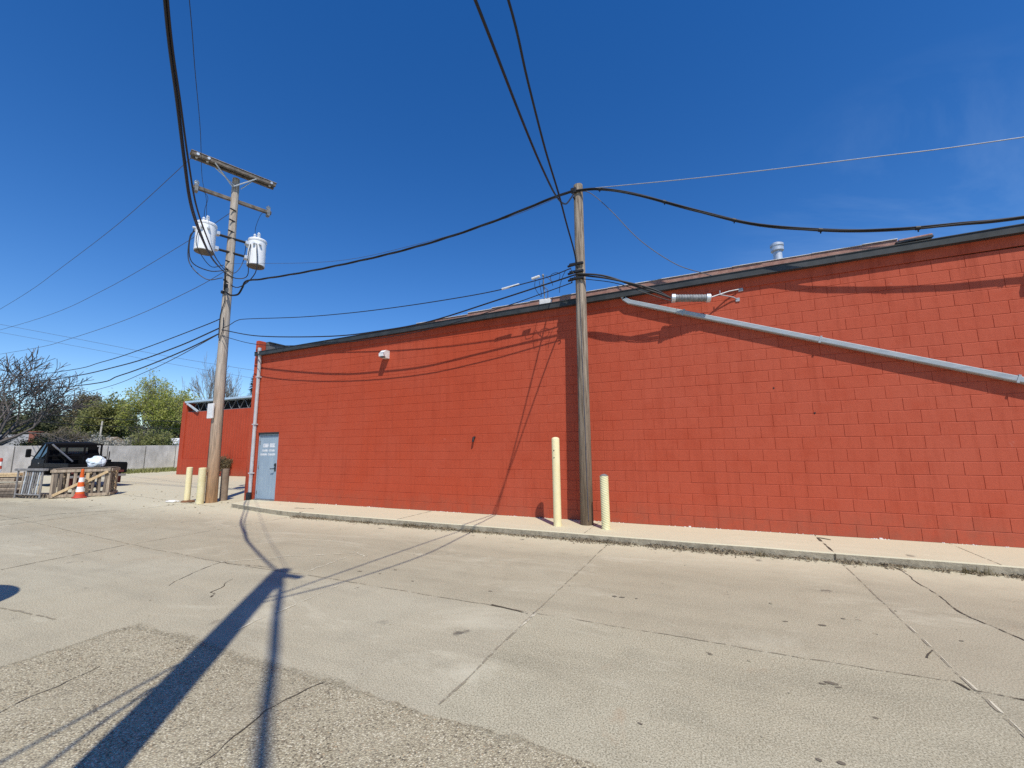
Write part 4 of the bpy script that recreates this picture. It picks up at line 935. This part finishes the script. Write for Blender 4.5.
for sy in (-1, 1):
    mb = MB(); mb.face([(.36,sy*.96,1.33),(1.93,sy*.96,1.33),(1.53,sy*.78,2.0),(.44,sy*.78,2.0)]); mb.build('side_window', M['glass'], tr)
    mb = MB(); mb.bbox(1.62,1.72,sy*1.22-.09,sy*1.22+.09,1.38,1.78,.03); mb.tube([(1.7,sy*.97,1.4),(1.68,sy*1.2,1.5)], .02, 6); mb.build('wing_mirror', M['truck'], tr)
    mb = MB(); mb.bbox(.9,1.02,sy*1.005-.01,sy*1.005+.01,1.08,1.12,.004); mb.build('door_handle', M['rim'], tr)
mb = MB(); mb.bbox(.36,.6,-.85,-.1,.8,1.55,.08); mb.bbox(.75,1.2,.2,.75,.8,1.72,.08); mb.bbox(.75,1.2,-.75,-.2,.8,1.72,.08); mb.build('seat', M['chassis'], tr)
mb = MB(); mb.bbox(-2.75,.2,-1.02,1.02,.80,.93,.015); mb.bbox(-2.8,-2.74,-1.02,1.02,.62,1.08,.01)
for sy in (-1, 1): mb.bbox(-2.73,.2,sy*.99-.03,sy*.99+.03,.934,1.12,.01)
mb.build('flatbed', M['truck'], tr)
mb = MB()
for sy in (-.95, -.32, .32, .95): mb.bbox(.12,.19,sy-.035,sy+.035,.94,1.98,.01)
mb.bbox(.115,.195,-1,1,1.93,2.0,.01); mb.bbox(.118,.192,-1,1,1.40,1.46,.01); mb.build('headache_rack', M['truck'], tr)
mb = MB(); mb.tube([(.06,.86,1.98),(.02,.1,1.15)], .04, 8); mb.build('rack_brace', M['rim'], tr)
mb = MB(); mb.bbox(-.55,.05,-.95,-.1,.935,1.38,.02); mb.bbox(-1.1,-.57,-.98,-.35,.935,1.22,.02); mb.build('toolbox', M['truck'], tr)
mb = MB(); mb.tube([(-1.0,-.9,1.22),(-1.0,-.9,1.62)], .02, 6); mb.build('stake', M['truck'], tr)
mb = MB(); mb.bbox(-2.7,2.9,-.5,-.4,.5,.68,.01); mb.bbox(-2.7,2.9,.4,.5,.5,.68,.01); mb.bbox(-2.6,-2.5,-.9,.9,.5,.62,.01); mb.build('chassis_frame', M['chassis'], tr)
mb = MB(); mb.bbox(-2.86,-2.8,-.98,.98,.48,.58,.01); mb.build('rear_bumper', M['rim'], tr)
for sy in (-1, 1):
    mb = MB(); mb.bbox(-2.84,-2.80,sy*.8-.1,sy*.8+.1,.66,.76,.01); mb.build('tail_light', M['maroon'], tr)
    mb = MB(); mb.bbox(-2.42,-2.40,sy*.72-.24,sy*.72+.24,.16,.60,.004); mb.build('mudflap', M['maroon'], tr)
    for x in (-1.75, 2.35):
        Mw = Matrix.Translation((x, sy*.82, .39)) @ Matrix.Rotation(PI/2, 4, 'X')
        mb = MB(); mb.lathe([(.26,-.13),(.36,-.12),(.39,-.07),(.39,.07),(.36,.12),(.26,.13)], (0,0), 24, 0, True, Mw); ty = mb.build('tyre', M['tyre'], tr)
        mb = MB(); mb.lathe([(.25,-.1),(.25,.1)], (0,0), 18, 0, True, Mw); mb.lathe([(.1,-.14),(.1,.14)], (0,0), 12, 0, True, Mw); mb.build('rim', M['rim'], ty)

# ------------------------------------------------------------------ concrete fence at the back of the lot
fn = thing('concrete_fence', 'long pale grey precast concrete panel fence closing the back of the lot', 'fence', (-41.3,0,0))
y = -12.0; rnd = random.Random(9)
while y < 21.3:
    y2 = min(y+2.4, 21.35); mb = MB(); t = rnd.uniform(-.01,.01); hh = 2.03+rnd.uniform(-.015,.015)
    mb.bbox(-.06+t, .06+t, y+.012, y2-.012, -.05, hh, .01)
    mb.build('panel', M['fence'], fn); mb = MB(); mb.bbox(-.1,.085,y2-.012,y2+.012,-.05,2.0,.004); mb.build('fence_post', M['fencejoint'], fn); y = y2
mb = MB()  # return of the fence to the red building
mb.bbox(0.06, 7.5, 21.36, 21.48, -.05, 2.04, .01); mb.build('panel', M['fence'], fn)

# ------------------------------------------------------------------ trees
def branch(mb, tips, p, d, L, r, lvl, rnd, spread, up, kids, curve=.25, minr=.006, prune=0.):
    pts = [p.copy()]; rs = [r]; n = 4 if lvl > 1 else 3
    for i in range(n):
        d = (d+Vector((rnd.gauss(0,1), rnd.gauss(0,1), rnd.gauss(0,.8)))*curve*.35+Vector((0,0,up*.1))).normalized()
        p = p+d*L/n; pts.append(p.copy()); rs.append(max(minr, r*(1-.55*(i+1)/n)))
    mb.tube(pts, rs, 7 if lvl > 3 else (5 if lvl > 2 else 3), 0, False)
    if lvl <= 1: tips.append((p, d)); 
    if lvl == 0: return
    if lvl <= 2: tips.append((pts[len(pts)//2], d))
    k = kids if lvl < 5 else kids+1
    if lvl <= 2 and rnd.random() < prune: k -= 1
    for j in range(k):
        t = 1. if j == 0 else rnd.uniform(.35, 1.)
        i = min(n, max(1, int(round(t*n)))); q = pts[i]; dd = (pts[i]-pts[i-1]).normalized()
        a = Vector((rnd.gauss(0,1), rnd.gauss(0,1), rnd.gauss(0,1))); a = (a-dd*a.dot(dd)).normalized()
        s_ = spread*(.45 if j == 0 else rnd.uniform(.7, 1.25))
        nd = (dd*math.cos(s_)+a*math.sin(s_)+Vector((0,0,up*.12))).normalized()
        branch(mb, tips, q, nd, L*rnd.uniform(.62,.86), rs[i]*(.85 if j == 0 else .68), lvl-1, rnd, spread, up, kids, curve, minr, prune)
def tree(name, label, x, y, H, rad, seed, lvl=5, kids=3, leaf=None, lsize=.2, nleaf=6, bark='bark', spread=.62, up=.6, minr=.012, trunkr=None, lean=(0,0), forks=4, gcat='tree', trunk_frac=.22, group='trees behind the fence', prune=0.):
    rnd = random.Random(seed); t = thing(name, label, gcat, (x, y, 0), 0, group)
    mb = MB(); tips = []; r0 = trunkr or H*.022; th = H*trunk_frac
    top = Vector((lean[0]*th, lean[1]*th, th))
    mb.tube([(0,0,-.1),(lean[0]*th*.5,lean[1]*th*.5,th*.5),tuple(top)], [r0*1.25,r0,r0*.9], 9, 0, False)
    for j in range(forks):
        a = 2*PI*j/forks+rnd.uniform(-.4,.4); s_ = rnd.uniform(.35,.95) if j else .12
        d = Vector((math.cos(a)*math.sin(s_)+lean[0]*.6, math.sin(a)*math.sin(s_)+lean[1]*.6, math.cos(s_))).normalized()
        branch(mb, tips, top, d, H*.30, r0*.62, lvl, rnd, spread, up, kids, .3, minr, prune)
    # fit the crown to its real height and spread
    zs = max(v[2] for v in mb.v); xr = max(math.hypot(v[0], v[1]) for v in mb.v)
    sx, sz = rad/xr*1.12, H/zs
    mb.v = [(v[0]*sx, v[1]*sx, v[2]*sz) for v in mb.v]
    mb.build('trunk', M[bark], t)
    if leaf:
        lb = MB()
        for p, d in tips:
            c = Vector((p.x*sx, p.y*sx, p.z*sz))
            if rnd.random() < .16 or mnoise.noise(p*.45+Vector((seed,0,0))) < -.32: continue
            for k in range(nleaf):
                q = c+Vector((rnd.gauss(0,1), rnd.gauss(0,1), rnd.gauss(0,.8)))*lsize*1.9
                if q.z < .15: continue
                u = Vector((rnd.gauss(0,1), rnd.gauss(0,1), rnd.gauss(0,1))).normalized(); v = u.cross(Vector((rnd.gauss(0,1), rnd.gauss(0,1), rnd.gauss(0,1)))).normalized()
                s_ = lsize*rnd.uniform(.45,1.15); lb.face([q-u*s_, q-v*s_*.55, q+u*s_, q+v*s_*.55])
        lb.build('crown', M[leaf], t)
    return t
tree('bare_tree', 'large leafless dark tree at the left edge with spreading branches', -68.8, 17.6, 13.4, 8.0, 31, 5, 3, bark='barkdark', spread=.68, up=.12, minr=.034, trunkr=.42, lean=(.1,.3), forks=5, trunk_frac=.2, prune=.3)
tree('leafy_tree', 'bright yellow green tree in fresh leaf just left of the red metal building', -72.0, 33.8, 12.9, 6.0, 5, 5, 3, 'leafbright', .15, 7, 'barkpale', .6, .5, .018, trunk_frac=.14, forks=5)
tree('leafy_tree', 'brownish budding tree rising behind the middle of the fence', -99.2, 36.9, 12.6, 3.9, 8, 5, 3, 'leafbud', .20, 4, 'barkpale', .6, .5, .02, trunk_frac=.2)
tree('leafy_tree', 'olive green round tree left of the bright yellow green tree', -85.1, 34.5, 10.4, 4.4, 14, 5, 3, 'leafolive', .20, 8, 'bark', .62, .4, .02, trunk_frac=.12, forks=5)
tree('leafy_tree', 'dark green tree behind the grey roofed house', -113, 35.4, 10.6, 6.6, 17, 5, 3, 'leafdark', .28, 8, 'bark', .65, .3, .02, trunk_frac=.08, forks=6)
tree('leafy_tree', 'dark green tree behind the red brick chimney', -112, 39.9, 9.6, 5.8, 23, 5, 3, 'leafdark', .27, 8, 'bark', .65, .3, .02, trunk_frac=.08, forks=6)
tree('leafy_tree', 'dark green tree at the far left edge behind the bare tree', -120, 29, 12.0, 7.0, 41, 5, 3, 'leafdark', .28, 7, 'bark', .65, .3, .02, trunk_frac=.08, forks=6)
tree('leafy_tree', 'thin green tree in young leaf close against the red metal building', -76.0, 39.9, 11.0, 3.9, 29, 5, 3, 'leafbright', .19, 6, 'barkpale', .55, .6, .018, trunk_frac=.15)
tree('bare_tree', 'pale leafless tree rising behind the tall pole above the red metal building', -80.4, 46.7, 19.2, 7.4, 37, 5, 3, bark='barkpale', spread=.5, up=.6, minr=.032, trunkr=.36, forks=5, trunk_frac=.25, prune=.4)
tree('bare_shrub', 'round leafless brown shrub behind the roof of the truck', -74.5, 26.0, 4.9, 2.7, 43, 5, 3, 'leafbud', .09, 2, 'barkpale', .7, .3, .018, trunk_frac=.06, forks=6, gcat='shrub', group='shrubs behind the fence')
for k_, (x, y, h, r, sd, lb, mt) in enumerate([(-66.5,26.2,3.6,2.2,51,'low shrub with pale blossom behind the right part of the fence','blossom'),(-62.0,29.8,4.0,2.4,52,'green shrub behind the fence next to the white shed','leafolive'),(-78.0,29.2,4.3,2.6,53,'dark green shrub behind the fence left of the blossom shrub','leafdark'),(-70,22.2,3.4,2.2,54,'dark green shrub behind the fence beside the white house wall','leafdark'),(-64.6,28.0,3.1,1.8,55,'second low shrub with pale blossom in the middle of the hedge','blossom')]):
    tree('shrub', lb, x, y, h, r, sd, 4, 3, mt, .13, 8, 'bark', .7, .3, .015, trunk_frac=.06, forks=6, gcat='shrub', group='shrubs behind the fence')
tree('shrub', 'dry brown shrub at the foot of the red metal building behind the tall pole', -27.6, 17.0, 1.25, .42, 61, 4, 3, 'leafbud', .05, 5, 'bark', .6, .5, .006, trunk_frac=.06, forks=6, gcat='shrub', group='shrubs behind the fence')
for k_, (x, y, h, r, sd, lb) in enumerate([(-108,55,8.0,6.5,71,'low dark tree far behind the bright yellow green tree'),(-98,58,8.0,6.0,72,'low dark tree far behind the gap beside the red metal building'),(-116,50,8.5,6.5,73,'low dark tree far behind the olive green tree'),(-92,62,8.5,6.0,74,'low dark tree far behind the tall pole, beyond the red metal building')]):
    tree('leafy_tree', lb, x, y, h, r, sd, 5, 3, 'leafdark', .34, 7, 'bark', .7, .2, .02, trunk_frac=.05, forks=6)
# conifer
cf = thing('conifer', 'narrow dark conifer whose tip shows beside the corner of the red block building', 'tree', (-69.0,46.3,0), 0, 'trees behind the fence')
mb = MB(); mb.tube([(0,0,0),(0,0,7),(0,0,14.3)], [.25,.15,.02], 8); mb.build('trunk', M['bark'], cf)
mb = MB(); rnd = random.Random(77)
for i in range(2600):
    t = rnd.random()**.75; z = 1.5+12.7*(1-t); rmax = .15+3.0*t; lay = .75+.25*math.sin(z*7); r = rmax*lay*rnd.uniform(.3,1); a = rnd.uniform(0,2*PI)
    c = Vector((math.cos(a)*r, math.sin(a)*r, z-.35*r)); d = Vector((math.cos(a), math.sin(a), -.35)); s_ = Vector((-math.sin(a), math.cos(a), 0))
    L_ = .35*rnd.uniform(.6,1.2); mb.face([c-d*L_*.5, c+s_*.09, c+d*L_, c-s_*.09])
mb.build('crown', M['needle'], cf)
# houses behind the fence
hs = thing('house', 'low house with grey shingle roof and red brick chimney behind the fence', 'house', (-84.0,24.3,0), math.radians(24), 'houses behind the fence')
mb = MB(); mb.box(-6,4.2,-3,3,0,2.35); mb.build('wall', M['siding'], hs)
mb = MB(); mb.face([(-6.4,-3.5,2.2),(4.5,-3.5,2.2),(4.5,0,3.95),(-6.4,0,3.95)]); mb.face([(-6.4,3.5,2.2),(4.5,3.5,2.2),(4.5,0,3.95),(-6.4,0,3.95)]); mb.box(-6.4,4.5,-3.56,-3.5,2.08,2.22,1); rf_ = mb.build('roof', [M['shingle'], M['siding']], hs)
mb = MB(); mb.face([(1.1,-3.52,2.5),(2.3,-3.52,2.5),(1.7,-3.52,3.5)]); mb.face([(1.1,-3.52,2.5),(1.7,-3.52,3.5),(1.7,-1.2,3.5)]); mb.face([(2.3,-3.52,2.5),(1.7,-3.52,3.5),(1.7,-1.2,3.5)]); mb.build('gable', M['cratedark'], hs)
mb = MB(); mb.bbox(4.6,5.5,-2.4,-1.6,0,4.1,.03); mb.bbox(4.54,5.56,-2.46,-1.54,4.1,4.22,.02); mb.build('chimney', M['chimbrick'], hs)
hs = thing('house', 'low house with a brown roof behind the middle of the fence', 'house', (-79.5,31.0,0), math.radians(24), 'houses behind the fence')
mb = MB(); mb.box(-3,3,-2.5,2.5,0,2.3); mb.build('wall', M['siding'], hs)
mb = MB(); mb.face([(-3.4,-3,2.2),(3.4,-3,2.2),(3.0,0,3.6),(-3.0,0,3.6)]); mb.face([(-3.4,3,2.2),(3.4,3,2.2),(3.0,0,3.6),(-3.0,0,3.6)]); mb.face([(-3.4,-3,2.2),(-3.0,0,3.6),(-3.4,3,2.2)]); mb.face([(3.4,-3,2.2),(3.0,0,3.6),(3.4,3,2.2)]); mb.build('roof', M['shinglebrown'], hs)
hs = thing('shed', 'small white shed roof showing over the fence beside the red metal building', 'shed', (-64.6,33.0,0), math.radians(24))
mb = MB(); mb.box(-1.0,1.0,-1,1,0,2.4); mb.build('wall', M['siding'], hs)
mb = MB(); mb.face([(-1.1,-1.1,2.3),(1.1,-1.1,2.4),(.9,0,3.2),(-.4,0,3.2)]); mb.face([(-1.1,1.1,2.3),(1.1,1.1,2.4),(.9,0,3.2),(-.4,0,3.2)]); mb.face([(1.1,-1.1,2.4),(.9,0,3.2),(1.1,1.1,2.4)]); mb.build('roof', M['siding'], hs)
ps = thing('utility_pole', 'slim pale pole leaning slightly behind the fence among the green trees', 'utility pole', (-75.9,29.8,0), 0, 'wooden utility poles')
mb = MB(); mb.tube([(0,0,0),(.15,.1,5.7)], [.13,.1], 8); mb.build('shaft', M['cap'], ps)

# ------------------------------------------------------------------ camera, light, sky
F = 425.0
Rw = [[.9091,-.0704,-.4105],[.4164,.1271,.9003],[-.0112,-.9894,.1448]]
cam = bpy.data.cameras.new('camera'); co = bpy.data.objects.new('camera', cam); COL.objects.link(co)
r3 = Matrix(Rw)
mw = Matrix(((r3[0][0], -r3[0][1], -r3[0][2], 0), (r3[1][0], -r3[1][1], -r3[1][2], 0), (r3[2][0], -r3[2][1], -r3[2][2], 1.65), (0,0,0,1)))
loc, rot, _ = mw.decompose(); co.location = loc; co.rotation_mode = 'QUATERNION'; co.rotation_quaternion = rot
cam.sensor_fit = 'HORIZONTAL'; cam.sensor_width = 36; cam.lens = F/1024*36; cam.clip_end = 3000; cam.clip_start = .05
sc.camera = co

EL, AZ = math.radians(55.3), math.radians(40.8)        # the sun stands behind the viewer, to the right
to_sun = Vector((math.sin(AZ)*math.cos(EL), -math.cos(AZ)*math.cos(EL), math.sin(EL)))
sun = bpy.data.lights.new('sun', 'SUN'); sun.energy = 4.6; sun.angle = math.radians(.53); sun.color = (1, .94, .84)
so = bpy.data.objects.new('sun', sun); COL.objects.link(so); so.rotation_euler = to_sun.to_track_quat('Z', 'Y').to_euler(); so.location = (10,-10,30)
w = bpy.data.worlds.new('World'); sc.world = w; w.use_nodes = True; nt = w.node_tree
bg = nt.nodes['Background']; sky = nt.nodes.new('ShaderNodeTexSky'); sky.sky_type = 'NISHITA'; sky.sun_disc = False
sky.sun_elevation = EL; sky.sun_rotation = math.atan2(to_sun.x, to_sun.y); sky.air_density = 1.0; sky.dust_density = 0.0; sky.ozone_density = 3.0; sky.altitude = 300
# a few thin cirrus wisps, laid out by direction
tc = nt.nodes.new('ShaderNodeTexCoord'); mp = nt.nodes.new('ShaderNodeMapping'); mp.inputs['Rotation'].default_value = (.2,.35,.5); mp.inputs['Scale'].default_value = (1.2,5.5,3.0)
nt.links.new(tc.outputs['Generated'], mp.inputs['Vector'])
n1 = noise(nt, mp.outputs['Vector'], 1.1, 7, .62, .5)
dt = nt.nodes.new('ShaderNodeVectorMath'); dt.operation = 'DOT_PRODUCT'; dt.inputs[1].default_value = (.345,.895,.28); nt.links.new(tc.outputs['Generated'], dt.inputs[0])
wis = mathn(nt, 'MULTIPLY', mathn(nt, 'MULTIPLY', thr(nt, n1, .38, .72), thr(nt, dt.outputs['Value'], .945, 1.0)), .24)
hs_ = nt.nodes.new('ShaderNodeHueSaturation'); hs_.inputs['Hue'].default_value = .510; hs_.inputs['Saturation'].default_value = 1.34; gm = nt.nodes.new('ShaderNodeGamma'); gm.inputs['Gamma'].default_value = 1.0; nt.links.new(sky.outputs['Color'], gm.inputs['Color']); nt.links.new(gm.outputs['Color'], hs_.inputs['Color'])
skc = mix(nt, hs_.outputs['Color'], (4.6, 6.0, 7.6), wis)
nt.links.new(skc, bg.inputs['Color']); bg.inputs['Strength'].default_value = .15
sc.view_settings.view_transform = 'Standard'; sc.view_settings.look = 'None'; sc.view_settings.exposure = 0.0; sc.view_settings.gamma = 1
sc.cycles.use_denoising = False; sc.cycles.max_bounces = 5
